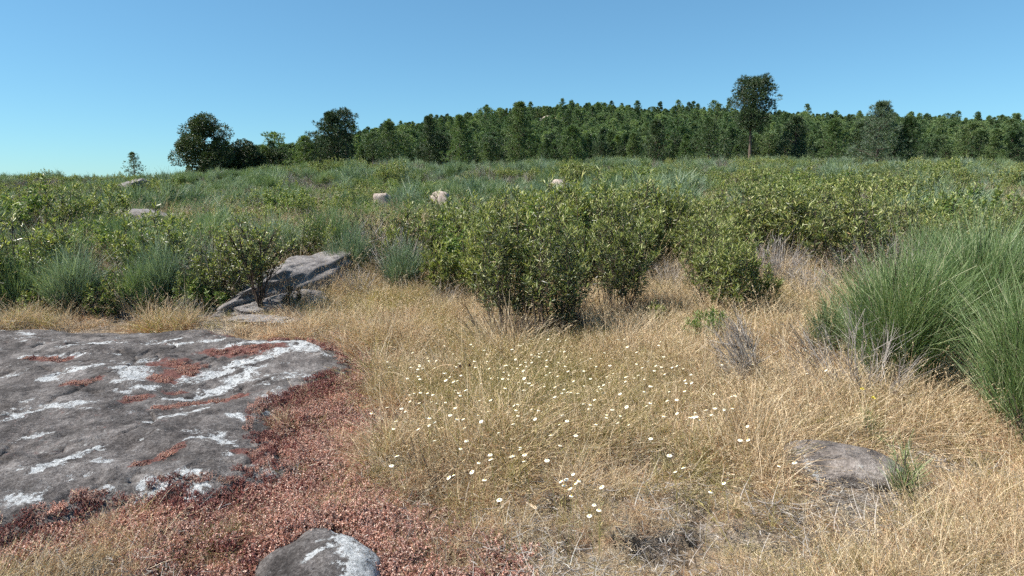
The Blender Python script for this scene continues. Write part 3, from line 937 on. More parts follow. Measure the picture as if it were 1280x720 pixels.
keep &= (fbm(cand[:, 0] * .13, cand[:, 1] * .13, seed=92) > .47) | (cand[:, 1] > 118)
keep &= ~((clear > .66) & (cand[:, 1] > 130))
# open rocky clearing below the ridge
keep &= ~((np.abs(CPX - 682) < 16) & (cand[:, 1] > 215) & (cand[:, 1] < 268))
keep &= ~((np.abs(CPX - 600) < 45) & (cand[:, 1] > 225) & (cand[:, 1] < 275) & (rng.uniform(size=len(cand)) < .8))
cand = cand[keep]; CZ = CZ[keep]; CPX = CPX[keep]
order = np.argsort(cand[:, 1])
cand, CZ, CPX = cand[order], CZ[order], CPX[order]
vis = (CPX > -10) & (CPX < 1290)
ind = np.where(vis)[0][:285]
indset = set(ind.tolist())
sizes = np.where(cand[:, 1] < 115, rng.uniform(.50, 1.30, len(cand)), rng.uniform(.75, 1.2, len(cand))) * np.interp(cand[:, 1], [80, 105, 150, 300], [.84, .86, .80, .86])
sizes *= np.where((rng.uniform(size=len(cand)) < .08) & (cand[:, 1] > 120), 1.5, 1.0)
sizes *= 1 + .25 * (vnoise(cand[:, 0] * .1, cand[:, 1] * .1, seed=14) - .5)
kinds = rng.choice(8, len(cand), p=[.2, .2, .13, .14, .08, .1, .1, .05])
for i in ind:
    v = int(kinds[i]); s = float(sizes[i])
    put_tree('pine_tree', VAR[v][1], (float(cand[i, 0]), float(cand[i, 1]), float(CZ[i]) - .1), float(rng.uniform(0, 6.28)), (s * float(rng.uniform(.9, 1.15)), s, s), TREE_LABEL[v], 'young pines along the edge of the wood')


# ------------------------------------------------------------------ scatter for uncountable cover
def scatter(name, src, pts, rot, scl, idx, label):
    me = bpy.data.meshes.new(name)
    n = len(pts)
    me.vertices.add(n); me.vertices.foreach_set('co', np.asarray(pts, np.float32).ravel())
    a = me.attributes.new('rot', 'FLOAT_VECTOR', 'POINT'); a.data.foreach_set('vector', np.asarray(rot, np.float32).ravel())
    a = me.attributes.new('scl', 'FLOAT_VECTOR', 'POINT')
    scl = np.asarray(scl, np.float32)
    if scl.ndim == 1: scl = np.repeat(scl[:, None], 3, 1)
    a.data.foreach_set('vector', scl.ravel())
    a = me.attributes.new('idx', 'INT', 'POINT'); a.data.foreach_set('value', np.asarray(idx, np.int32))
    o = bpy.data.objects.new(name, me); COL.objects.link(o)
    c = bpy.data.collections.new(name + '_kinds')
    for q, s_ in enumerate(src):
        ob = bpy.data.objects.new('%s_kind_%02d' % (name, q), s_)
        c.objects.link(ob)
    ng = bpy.data.node_groups.new(name + '_scatter', 'GeometryNodeTree')
    ng.interface.new_socket('Geometry', in_out='INPUT', socket_type='NodeSocketGeometry')
    ng.interface.new_socket('Geometry', in_out='OUTPUT', socket_type='NodeSocketGeometry')
    gi = ng.nodes.new('NodeGroupInput'); go = ng.nodes.new('NodeGroupOutput')
    ip = ng.nodes.new('GeometryNodeInstanceOnPoints')
    ci = ng.nodes.new('GeometryNodeCollectionInfo')
    ci.inputs['Collection'].default_value = c
    ci.inputs['Separate Children'].default_value = True
    ci.inputs['Reset Children'].default_value = True
    def na(nm, t):
        q = ng.nodes.new('GeometryNodeInputNamedAttribute'); q.data_type = t; q.inputs['Name'].default_value = nm
        return [s for s in q.outputs if s.enabled][0]
    L = ng.links.new
    L(gi.outputs[0], ip.inputs['Points']); L(ci.outputs[0], ip.inputs['Instance'])
    ip.inputs['Pick Instance'].default_value = True
    L(na('idx', 'INT'), ip.inputs['Instance Index'])
    L(na('rot', 'FLOAT_VECTOR'), ip.inputs['Rotation'])
    L(na('scl', 'FLOAT_VECTOR'), ip.inputs['Scale'])
    L(ip.outputs[0], go.inputs[0])
    md = o.modifiers.new('scatter', 'NODES'); md.node_group = ng
    tag(o, label, None, None, 'stuff')
    return o


def joined(parts_mats, name):
    """one mesh from several builders, each with its own materials"""
    mb = MB(); mats = []
    for b, ms in parts_mats:
        off = len(mats)
        if b.n:
            base = mb.n
            for v in b.v: mb.v.append(v)
            for f, m in b.f: mb.f.append((f + base, m + off))
            mb.n += b.n
        mats += ms
    return mb.mesh(name, mats)


def pine_joined(i):
    shp, hh, cw, bf, mt = spec[i]
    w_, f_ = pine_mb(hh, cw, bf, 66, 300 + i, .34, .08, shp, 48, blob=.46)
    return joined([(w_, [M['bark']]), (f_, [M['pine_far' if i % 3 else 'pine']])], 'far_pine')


rest = np.array([i for i in range(len(cand)) if i not in indset])
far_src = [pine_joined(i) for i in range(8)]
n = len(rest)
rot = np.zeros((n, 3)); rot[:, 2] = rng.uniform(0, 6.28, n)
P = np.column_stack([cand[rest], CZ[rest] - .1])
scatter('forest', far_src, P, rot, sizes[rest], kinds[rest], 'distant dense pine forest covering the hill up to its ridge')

# pale bare patches of rock in the clearing
for px, py, dist in ((684, 153, 262), (676, 155, 252)):
    x = (px - 640) / F_PX * dist
    tag(rock('boulder', M['pale_rock'], (x, dist, gz(x, dist) + .3), (5.5, 4, 2.2), .3, seed=int(px), sub=4), ['pale bare rock in the clearing just below the ridge', 'pale rock left of and lower than the ridge clearing rock'][px == 676], 'rock')

# ------------------------------------------------------------------ scrub field
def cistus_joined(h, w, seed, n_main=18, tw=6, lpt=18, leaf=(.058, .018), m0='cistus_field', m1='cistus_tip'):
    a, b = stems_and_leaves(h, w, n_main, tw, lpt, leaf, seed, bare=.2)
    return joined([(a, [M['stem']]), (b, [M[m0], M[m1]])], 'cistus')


def broom_joined(h, w, seed, n=1100, width=.010, m='broom'):
    a, b = broom_mb(h, w, n, seed, width, k=2)
    return joined([(a, [M['dark_twig']]), (b, [M[m]])], 'broom')


SH = {
    'cistus': [cistus_joined(1.0, .95, 400 + i) for i in range(4)],
    'green': [cistus_joined(.85, 1.0, 420 + i, 16, 5, 18, (.06, .022), 'bush', 'cistus_tip') for i in range(2)],
    'broom': [broom_joined(.95, 1.1, 430 + i, m=['broom', 'broom_blue', 'broom_blue', 'broom'][i]) for i in range(4)],
    'heath': [joined([(dead_mb(.8, .8, 260, 450, (0, 0), .006), [M['grey_twig']]), (stems_and_leaves(.75, .8, 12, 5, 16, (.03, .012), 451)[1], [M['heath'], M['heath']])], 'heath')],
}
SHN = {'cistus': [cistus_joined(1.0, .95, 470 + i, 26, 7, 18, (.070, .0115), 'cistus', 'cistus_tip') for i in range(3)],
       'broom': [broom_joined(.95, 1.1, 480 + i, 3000, .0048, ['broom', 'broom_blue', 'broom'][i]) for i in range(3)]}
SHLAB = {
    'cistus': ('cistus_shrub', 'olive green leafy cistus shrub in the scrub field', 'shrub', 'cistus shrubs of the scrub field'),
    'green': ('leafy_shrub', 'fresh green rounded leafy shrub in the scrub field', 'shrub', 'green leafy shrubs of the scrub field'),
    'broom': ('broom_shrub', 'bluish green wispy broom bush in the scrub field', 'bush', 'broom bushes of the scrub field'),
    'heath': ('heath_shrub', 'brownish half-dry shrub with grey twigs in the scrub field', 'shrub', 'brown dry shrubs of the scrub field'),
}
rng = np.random.default_rng(99)


def start_y(px):
    return np.interp(px, [-400, 290, 330, 415, 430, 560, 600, 800, 820, 865, 880, 935, 950, 1040, 1075, 1110, 1400], [6.75, 6.85, 9.7, 9.9, 8.4, 8.2, 8.6, 8.6, 10, 10, 8.6, 8.5, 9.6, 9.4, 6.4, 5.4, 4.4])


cs = []
y = 5.0
while y < 82:
    sp = np.interp(y, [5, 12, 25, 60], [.62, .72, .88, 1.05])
    for x in np.arange(-.98 * y - 1, .98 * y + 1, sp):
        cs.append((x + rng.uniform(-.45, .45) * sp, y + rng.uniform(-.45, .45) * sp))
    y += sp * .95
cs = np.array(cs)
Zs = ground_z(cs[:, 0], cs[:, 1])
PXs, PYs = project(cs[:, 0], cs[:, 1], Zs)
# heights: tall cistus thicket centre right, low scrub at the left
hs = np.interp(PXs, [-200, 300, 480, 560, 980, 1100, 1400], [.98, .95, .92, 1.28, 1.25, 1.0, .95])
hs = hs + (np.interp(PXs, [0, 500, 1000], [.80, .88, .95]) - hs) * sstep(9, 20, cs[:, 1])
hs = hs * rng.uniform(.62, 1.25, len(cs)) * np.where(cs[:, 1] > 11, .18 + 1.6 * fbm(cs[:, 0] * .38, cs[:, 1] * .3, seed=67, octv=2), 1)
keep = cs[:, 1] > start_y(PXs)
keep &= cs[:, 1] < 80 + 4 * np.sin(PXs * .02)
keep &= (fbm(cs[:, 0] * .5, cs[:, 1] * .35, seed=65) < .63) | (PXs > 540) & (cs[:, 1] < 12)
TPX, TPY = project(cs[:, 0], cs[:, 1], Zs + hs)
for x0, x1, y0, y1, dist in ROCKBOX:
    half = 0.5 * F_PX / cs[:, 1] * .9
    blk = (PXs + half > x0) & (PXs - half < x1) & (cs[:, 1] < dist + .8) & (TPY < y1 - 1) & (PYs > y0) & (cs[:, 1] > 8)
    want = CAM_H - (y1 - 8 - 225) / F_PX * cs[:, 1] - Zs
    hs = np.where(blk, np.maximum(want, .12), hs)
    keep &= ~(blk & (want < .12))
ox_ = (PXs > 315) & (PXs < 415) & (cs[:, 1] < 9.9)
keep &= ~ox_
cs, Zs, PXs, hs = cs[keep], Zs[keep], PXs[keep], hs[keep]
pk = fbm(cs[:, 0] * .16, cs[:, 1] * .11, seed=71) + rng.normal(size=len(cs)) * .06
pk2 = fbm(cs[:, 0] * .3, cs[:, 1] * .2, seed=73) + rng.normal(size=len(cs)) * .07
kind = np.where(pk > np.interp(cs[:, 1], [12, 20], [.485, .455]), 1, 0)                               # broom patches
thick = (PXs > 540) & (PXs < 1010) & (cs[:, 1] < 14)
leftn = (cs[:, 1] < 16) & (PXs < 540)
kind = np.where(leftn & (rng.uniform(size=len(cs)) < .45), 0, kind)
kind = np.where(thick, np.where(rng.uniform(size=len(cs)) < .07, 1, 0), kind)
kind = np.where((PXs > 1000) & (cs[:, 1] < 9), 1, kind)
kind = np.where((kind == 0) & (pk2 > .555), 2, kind)           # fresh green
kind = np.where((pk2 < np.interp(cs[:, 1], [10, 25], [.42, .35])) & ~thick, 3, kind)
kind = np.where((cs[:, 1] < 13) & (PXs < 520) & (rng.uniform(size=len(cs)) < .35), 3, kind)
names = ['cistus', 'broom', 'green', 'heath']
order = np.argsort(cs[:, 1])
cs, Zs, PXs, hs, kind = cs[order], Zs[order], PXs[order], hs[order], kind[order]
cnt = [0, 0, 0, 0]; lim = [285, 285, 200, 120]
restp = []
for i in range(len(cs)):
    k = int(kind[i]); nm = names[k]
    v = int(rng.integers(0, len(SH[nm]))); rz = float(rng.uniform(0, 6.28)); s = float(hs[i]) / .95
    sxy = s * float(rng.uniform(.95, 1.25)) * (1.15 if hs[i] < .9 else .95)
    if cnt[k] < lim[k] and -40 < PXs[i] < 1320:
        cnt[k] += 1
        src_ = SHN[nm][v % 3] if (cs[i, 1] < 14 and nm in SHN) else SH[nm][v]
        o = bpy.data.objects.new(SHLAB[nm][0], src_); COL.objects.link(o)
        o.location = (cs[i, 0], cs[i, 1], Zs[i] - .02); o.rotation_euler = (0, 0, rz); o.scale = (sxy, sxy, s)
        tag(o, SHLAB[nm][1], SHLAB[nm][2], SHLAB[nm][3])
    else:
        off = [0, 4, 8, 10][k]
        restp.append((cs[i, 0], cs[i, 1], Zs[i] - .02, rz, sxy, s, off + v))
rp = np.array(restp)
src = SH['cistus'] + SH['broom'] + SH['green'] + SH['heath']
scatter('shrubbery', src, rp[:, :3], np.column_stack([rp[:, 3] * 0, rp[:, 3] * 0, rp[:, 3]]), np.column_stack([rp[:, 4], rp[:, 4], rp[:, 5]]), rp[:, 6].astype(int), 'far part of the green scrub covering the slope')


# ------------------------------------------------------------------ foreground plants with parts
def plant(name, px, py, label, cat, wood, fol, fm, wm=None, dz=0, rz=0, y_off=0):
    x, y = ground_pt(px, py)
    t = empty(name, (x, y + y_off, gz(x, y + y_off) - .01 + dz), rz)
    if wood is not None and wood.n:
        wood.build('stems', wm or M['stem'], t)
    if fol is not None and fol.n:
        fol.build('foliage', fm, t)
    return tag(t, label, cat)


CM = [M['cistus'], M['cistus_tip']]
def cist(px, py, top, w_px, label, seed, dens=1.0, bare=.22, lean=(0, 0), mats=CM, leaf=(.072, .0105), tip=.42, treelike=False, rad=.006, name='cistus_shrub'):
    x, y = ground_pt(px, py)
    h = CAM_H - (top - 225) / F_PX * y - gz(x, y)
    w = w_px / F_PX * y
    nm = int(np.clip(34 * dens * (w / .9), 10, 60)) if not treelike else int(14 * dens)
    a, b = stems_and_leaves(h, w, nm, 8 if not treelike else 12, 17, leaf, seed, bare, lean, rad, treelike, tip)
    return plant(name, px, py, label, 'shrub', a, b, mats)


cist(632, 422, 250, 84, 'tall dark cistus bush at the left of the front clump above white flowers', 501, 1.15)
cist(684, 430, 246, 84, 'dark dense cistus bush in the middle of the front clump', 502, 1.2)
cist(714, 412, 250, 50, 'upright cistus bush closing the right of the front clump', 503, 1.1)
cist(768, 402, 238, 84, 'tall green cistus bush right of a gap in the front clump', 504, 1.15, tip=.5)
cist(905, 405, 284, 92, 'bright rounded cistus bush with exposed dark base beyond the grey dead stalks', 506, 1.15, tip=.6, bare=.3)
cist(940, 402, 312, 56, 'low leafy cistus bush on the right side of the bright rounded one', 507, 1.0, tip=.55)
cist(885, 380, 268, 60, 'slim cistus bush left of the bright rounded one', 508, 1.0, tip=.5)
cist(610, 385, 272, 70, 'yellow-green cistus bush behind the left of the front clump', 509, 1.0, tip=.7)
cist(560, 372, 300, 60, 'short cistus bush between the blue broom and the front clump', 510, .9, tip=.6)
cist(490, 345, 285, 60, 'bright yellow-green cistus bush behind the blue broom', 512, .9, tip=.85)
cist(326, 391, 246, 92, 'small tree-like shrub with thin dark trunks by the layered outcrop', 513, 1.1, bare=.42, treelike=True, rad=.012, leaf=(.045, .014), tip=.45, name='small_tree')
cist(283, 385, 285, 70, 'olive leafy shrub just left of the small tree-like shrub', 514, 1.0, leaf=(.05, .014))
cist(368, 392, 357, 26, 'little dark purplish weed in front of the layered outcrop', 515, .5, leaf=(.03, .010), mats=[M['dark_twig'], M['heath']], rad=.003, name='weed_plant')
cist(262, 393, 350, 62, 'low round bright green bush behind the slab edge', 516, 1.2, mats=[M['bush'], M['cistus_tip']], leaf=(.04, .010), tip=.3, bare=.1, name='leafy_shrub')
cist(820, 408, 372, 34, 'small dark-leaved seedling bush in the grass beside the gap', 517, .6, leaf=(.05, .012))
cist(880, 428, 378, 48, 'small light green weedy plant left of the grey dead stalks', 518, .6, mats=[M['bush'], M['bush']], leaf=(.055, .008), rad=.003, name='weed_plant')
for k, (px, py, top, w) in enumerate([(585, 352, 262, 60), (625, 348, 250, 70), (665, 345, 244, 70), (705, 345, 240, 70), (745, 343, 240, 70), (790, 343, 238, 70), (835, 328, 240, 70), (872, 340, 242, 70), (915, 342, 250, 70), (540, 350, 272, 60), (512, 342, 278, 50)]):
    x, y = ground_pt(px, py)
    h = CAM_H - (top - 225) / F_PX * y - gz(x, y)
    if k < 3:
        a, b = stems_and_leaves(h, w / F_PX * y * 1.15, 30, 8, 17, (.068, .0115), 540 + k, .22, tip_frac=.55)
        proto = (a.mesh('cistus_stems', [M['stem']]), b.mesh('cistus_foliage', CM), h) if k == 0 else proto
        cur = (a.mesh('cistus_stems', [M['stem']]), b.mesh('cistus_foliage', CM), h)
        if k == 0: protos = []
        protos.append(cur)
    pr = protos[k % 3]
    t = empty('cistus_shrub', (x, y, gz(x, y) - .02), k * 1.7)
    s = h / pr[2]; t.scale = (s, s, s)
    for pn, me in (('stems', pr[0]), ('foliage', pr[1])):
        o = bpy.data.objects.new(pn, me); COL.objects.link(o); o.parent = t
    tag(t, 'head-high cistus bush in the dense thicket behind the front clump', 'shrub', 'cistus bushes of the thicket behind the front clump')


for k, (px, py, top, w) in enumerate([(232, 392, 335, 55), (140, 394, 340, 60), (60, 394, 342, 60), (190, 397, 362, 40)]):
    cist(px, py, top, w, ['olive leafy bush behind the pale flat stone at the slab edge', 'grey-green leafy bush between two brooms above the slab', 'leafy bush between the leftmost brooms above the slab', 'low tuft-like leafy bush right at the far slab edge'][k], 580 + k, 1.0, mats=[M['cistus_field'], M['cistus_field']], leaf=(.04, .011), bare=.1)


def broom(px, py, top, w_px, label, seed, n, mat, width=.004, lean=(0, 0), wood='dark_twig', spread=1.0, k=4):
    x, y = ground_pt(px, py)
    h = CAM_H - (top - 225) / F_PX * y - gz(x, y)
    a, b = broom_mb(h * 1.1, w_px / F_PX * y, n, seed, width, 0, lean, k, spread=spread)
    return plant('broom_bush', px, py, label, 'bush', a, b, M[mat], M[wood])


broom(1118, 500, 288, 175, 'large fine-stemmed green broom bush filling the right edge beside the stone', 601, 7000, 'broom_green', .0038, lean=(.02, 0), spread=1.1)
broom(1215, 470, 268, 200, 'larger second broom bush beyond the green one at the far right', 602, 7500, 'broom_green', .0042)
broom(1290, 560, 330, 200, 'near broom bush cut by the right frame edge', 603, 6000, 'broom_green', .0036)
broom(505, 368, 293, 75, 'bluish broom bush with dark twiggy base left of the front clump', 604, 3500, 'broom_blue', .004)
broom(440, 352, 282, 85, 'feathery blue-grey broom bush leaning over the layered outcrop', 605, 3800, 'broom_blue', .004, lean=(-.05, 0))
broom(543, 350, 300, 60, 'pale grey-green broom tuft behind the dark twiggy base', 606, 2400, 'broom_blue', .004)
broom(205, 388, 300, 95, 'grey-green broom bush behind the far left end of the slab', 607, 3400, 'broom_blue', .004)
broom(172, 392, 325, 70, 'darker green broom bush beside the grey-green one above the slab', 608, 2400, 'broom', .004)
broom(250, 392, 345, 50, 'small vivid green broom tuft against the round bright bush', 609, 1500, 'broom_green', .004)
broom(95, 392, 305, 110, 'wide grey-green broom bush at the left frame side above the slab', 610, 3600, 'broom_blue', .004)
broom(20, 392, 315, 110, 'leftmost broom bush above the slab', 611, 3400, 'broom', .004)
broom(1080, 560, 520, 70, 'low spray of green broom shoots in front of the large right bush', 612, 420, 'broom_green', .003, spread=1.4)
broom(1128, 622, 565, 60, 'short green broom shoots beside the end of the long stone', 613, 420, 'broom_green', .003, spread=1.4)
broom(1035, 455, 360, 75, 'thin grey-green broom tuft at the left foot of the large right bush', 614, 1500, 'broom', .0035)


def dead(px, py, h, w, label, seed, n=220, lean=(0, 0), mat='grey_twig', width=.004, curl=.15, name='dead_shrub', cat='dead shrub'):
    x, y = ground_pt(px, py)
    o = dead_mb(h, w, n, seed, lean, width, curl).build(name, M[mat], None)
    o.location = (x, y, gz(x, y) - .01)
    return tag(o, label, cat)


dead(955, 492, .74, .30, 'leaning sheaf of grey dead stalks in front of the bright rounded bush', 701, 520, (-.26, .1), 'grey_twig', .0055, .06)
dead(940, 500, .40, .25, 'second looser bunch of grey-brown dead stalks beside the leaning sheaf', 702, 360, (-.18, .05), 'grey_twig', .004, .08)
dead(645, 440, .5, .66, 'spreading dark bare branches under the left of the front clump', 703, 760, (0, -.05), 'dark_twig', .005, .25)
dead(700, 432, .5, .66, 'tangled dark dead branches under the middle of the front clump', 704, 760, (.05, -.05), 'dark_twig', .005, .25)
dead(612, 432, .50, .35, 'thin bare brown twigs fanning left from the front clump', 705, 130, (-.18, 0), 'dark_twig', .005, .12)
dead(770, 410, .45, .5, 'dark twiggy base below the bush right of the gap', 706, 260, (0, -.03), 'dark_twig', .005, .2)
dead(912, 412, .32, .42, 'dark bare twigs at the foot of the bright rounded bush', 707, 220, (0, 0), 'dark_twig', .006, .2)
dead(555, 620, .34, .30, 'thin forked brown twig standing in the near dry grass', 708, 46, (.02, 0), 'dark_twig', .0035, .1)
dead(527, 600, .28, .26, 'fine dark twig left of the forked brown twig', 709, 36, (-.04, 0), 'dark_twig', .003, .1)
dead(505, 370, .42, .62, 'grey-purple dead twigs below the blue broom', 710, 420, (0, -.05), 'grey_twig', .005, .2)
dead(445, 372, .48, .70, 'grey dead twigs below the feathery broom beside the outcrop', 711, 460, (0, -.05), 'grey_twig', .005, .2)
dead(556, 385, .40, .50, 'grey dead twiggy shrub between blue broom and front clump', 712, 300, (0, 0), 'grey_twig', .0045, .2)
dead(972, 362, .85, .95, 'large grey dead shrub with pale curled twigs right of the thicket', 713, 1100, (0, 0), 'grey_twig', .005, .25)
dead(1012, 382, .65, .7, 'smaller grey dead shrub in front of the large curled one', 714, 600, (0, 0), 'grey_twig', .0045, .25)
dead(838, 372, .6, .7, 'pale brown dead twigs in the dry gap among the bushes', 715, 560, (0, 0), 'grey_twig', .004, .25)
dead(235, 398, .34, .45, 'grey dead twigs behind the pale flat stone', 716, 300, (0, 0), 'grey_twig', .004, .2)
dead(165, 398, .40, .55, 'grey-brown dead twigs under the darker green broom at the slab', 717, 360, (0, 0), 'grey_twig', .004, .2)
dead(1010, 505, .42, .2, 'straw-coloured dead stalks at the foot of the large broom bush', 718, 120, (-.16, .05), 'grey_twig', .003, .06)
dead(722, 410, .5, .3, 'brown stems between the front clump and its right neighbour', 719, 160, (0, 0), 'dark_twig', .005, .12)

dead(1080, 512, .8, .9, 'grey dead stems showing inside the foot of the large right broom', 720, 500, (-.1, 0), 'grey_twig', .004, .12)
dead(1035, 470, .55, .5, 'thin pale dry stalks leaning out left of the large right broom', 721, 260, (-.25, 0), 'grey_twig', .0035, .08)

# ------------------------------------------------------------------ grass and stonecrop
def tuft(n, h, w, mats, seed, spread=.5, bend=.28, bw=.0030, seeds=.35, litter=0):
    rng = np.random.default_rng(seed)
    g = MB()
    P = np.column_stack([rng.normal(size=(n, 2)) * w * .4, np.full(n, -.01)])
    D = norm(np.column_stack([rng.normal(size=(n, 2)) * spread, np.ones(n)]))
    B = rng.normal(size=(n, 3)) * bend * np.array([1, 1, .2]) + np.array([0, 0, -.12])
    L = h * rng.uniform(.35, 1.1, n)
    add_ribbons(g, P, D, L, bw * rng.uniform(.6, 1.4, n), B, 3, 0, tip=.15, rng=rng)
    m = int(n * seeds * .7)
    if m:
        q = rng.choice(n, m, replace=False)
        T = P[q] + D[q] * L[q][:, None] + B[q] * L[q][:, None]
        dd = norm(D[q] + 2 * B[q])
        for r_ in range(4):
            add_leaves(g, T - dd * (.012 * r_), norm(dd + rdir(m, rng) * .4), .013 * rng.uniform(.7, 1.4, m), .0032, 1, rng=rng)
    if litter:
        P = np.column_stack([rng.normal(size=(litter, 2)) * w * .6, rng.uniform(.003, .045, litter)])
        D = norm(np.column_stack([rng.normal(size=(litter, 2)), rng.normal(size=litter) * .35]))
        add_ribbons(g, P, D, rng.uniform(.04, .13, litter), .004 * rng.uniform(.6, 1.4, litter), rng.normal(size=(litter, 3)) * .25, 2, 0, tip=.3, rng=rng)
    return g.mesh('tuft', mats)


GR = [tuft(60, .27, .11, [M['tan'], M['seed']], 801, litter=14), tuft(60, .22, .12, [M['tan'], M['seed']], 802, .7, .5, litter=18), tuft(50, .31, .10, [M['straw'], M['seed']], 803, .4, .3, litter=8),
      tuft(54, .20, .12, [M['rust'], M['seed']], 804, .6, .5, litter=18), tuft(54, .30, .10, [M['olive'], M['seed']], 805, .4, .3, litter=8), tuft(40, .20, .12, [M['olive'], M['straw']], 806, .6, .4, litter=10),
      tuft(40, .13, .14, [M['grey_grass'], M['seed']], 807, 1.0, .7, litter=34), tuft(40, .42, .09, [M['tan'], M['seed']], 808, .3, .25, .003, .7), tuft(36, .15, .13, [M['straw'], M['seed']], 809, .9, .7, litter=30)]


def sedum(n, mats, seed, r=.05, h=.035):
    """low cushion of tiny upright fleshy shoots"""
    rng = np.random.default_rng(seed)
    g = MB()
    for i in range(n):
        a = rng.uniform(0, 6.28); rr = r * math.sqrt(rng.uniform())
        hh = h * rng.uniform(.4, 1.2)
        b = np.array([math.cos(a) * rr, math.sin(a) * rr, 0]); t = b + np.array([rng.normal() * .008, rng.normal() * .008, hh])
        add_ribbons(g, b[None], (t - b)[None], [hh], [.003], np.zeros((1, 3)), 1, 0, rng=rng)
        m = 15
        s = rng.uniform(.25, 1.05, m)
        P = b + (t - b) * s[:, None]
        D = norm(rdir(m, rng) + np.array([0, 0, .5]))
        add_leaves(g, P, D, rng.uniform(.006, .011, m), rng.uniform(.003, .005, m), 0, fold=.5, rng=rng)
    return g.mesh('stonecrop', mats)


SE = [sedum(30, [M['sedum']], 821), sedum(34, [M['sedum']], 822, .06, .045), sedum(28, [M['sedum_dark']], 823), sedum(26, [M['sedum_dark']], 824, .05, .025)]

rng = np.random.default_rng(123)
N = 60000
# more tufts close to the viewer, fewer towards the scrub
yy = 1.5 + rng.uniform(0, 1, N) ** 1.25 * 9.5
xx = rng.uniform(-1.02, 1.02, N) * (yy + .6)
z = ground_z(xx, yy)
px, py = project(xx, yy, z)
sd1 = sdf(xx, yy, SLAB); sd2 = sdf(xx, yy, SMALL)
rm = red_mask(xx, yy)
dens = np.ones(N)
dens *= (sd1 < -.04 - .02 * rng.uniform(size=N)) & (sd2 < -.05)
dens *= 1 - np.where(sd1 > -.28, .88, .42) * rm
patch = fbm(xx * 1.6, yy * 1.6, seed=85)
HF = np.where((px < 330) & (yy > 6.5), .65, 1.0)
dens *= np.interp(patch, [.34, .44, .55], [.12, .6, 1.0])
dens *= np.where((px < 330) & (yy > 6.5), .10, 1)
dens *= np.where((px > 325) & (px < 405) & (yy > 6.9), .3, 1)
for hx, hy, hr, hd in HOLES:
    nearh = np.exp(-(((xx - hx) / (hr * 1.6)) ** 2 + ((yy - hy + hr * 1.2) / (hr * 2.4)) ** 2))
    HF = HF * (1 - .5 * nearh)
    dens *= ((xx - hx) ** 2 + ((yy - hy) * 1.3) ** 2) > (hr * 1.25 * rng.uniform(.7, 1.2, N)) ** 2
okg = rng.uniform(size=N) < dens
fx_, fy_ = plane_pt(322, 404, .05)
okg &= (((xx - fx_) / .62) ** 2 + ((yy - fy_ + .05) / .32) ** 2 > 1) | (rng.uniform(size=N) < .12)
# near the ground-hugging stone keep grass off its top
stx, sty = plane_pt(1057, 586, .1)
okg &= ((xx - stx) / .34) ** 2 + ((yy - sty + .06) / .26) ** 2 > 1
xx, yy, z, px, py, rm, patch, HF = [a[okg] for a in (xx, yy, z, px, py, rm, patch, HF)]
n = len(xx)
hm = np.interp(yy, [1.8, 2.6, 3.4, 5.0, 8], [.42, .60, .92, 1.05, .95]) * (0.45 + 1.1 * fbm(xx * 1.6, yy * 1.6, seed=86)) * rng.uniform(.6, 1.3, n)
hm *= np.where(rm > .3, .6, 1) * HF
hm *= np.where((px > 620) & (px < 960) & (py > 610), .72, 1)
green = np.exp(-(((px - 660) / 130) ** 2 + ((py - 500) / 60) ** 2)) * .75 + .2 + .25 * np.exp(-(((px - 480) / 90) ** 2 + ((py - 385) / 25) ** 2)) + .35 * sstep(.52, .7, fbm(xx * .9, yy * .9, seed=87)) + .3 * np.exp(-(((px - 960) / 60) ** 2 + ((py - 400) / 30) ** 2))
grey = .08 + .55 * np.exp(-(((px - 720) / 120) ** 2 + ((py - 690) / 45) ** 2)) + .35 * np.exp(-(((px - 900) / 70) ** 2 + ((py - 630) / 40) ** 2)) + .3 * np.exp(-(((px - 520) / 50) ** 2 + ((py - 590) / 40) ** 2))
rust = .14 + .5 * rm + .25 * sstep(.5, .7, fbm(xx * 1.7, yy * 1.7, seed=88)) + .25 * np.exp(-(((px - 820) / 60) ** 2 + ((py - 570) / 30) ** 2))
u = rng.uniform(size=n)
idx = rng.choice([0, 1, 2, 7, 8, 0, 1], n)
idx = np.where(u < rust, 3, idx)
u = rng.uniform(size=n)
idx = np.where(u < green, rng.choice([4, 5], n), idx)
u = rng.uniform(size=n)
idx = np.where(u < grey, 6, idx)
lim_y = np.interp(px, [300, 600, 1000], [9.5, 9.0, 9.0])
rot = np.column_stack([rng.normal(size=n) * .12 , rng.normal(size=n) * .12, rng.uniform(0, 6.28, n)])
scatter('dry_grass', GR, np.column_stack([xx, yy, z]), rot, np.column_stack([hm * .95 + .15, hm * .95 + .15, hm]), idx, 'dry straw-coloured meadow grass with olive and rusty patches in the foreground')

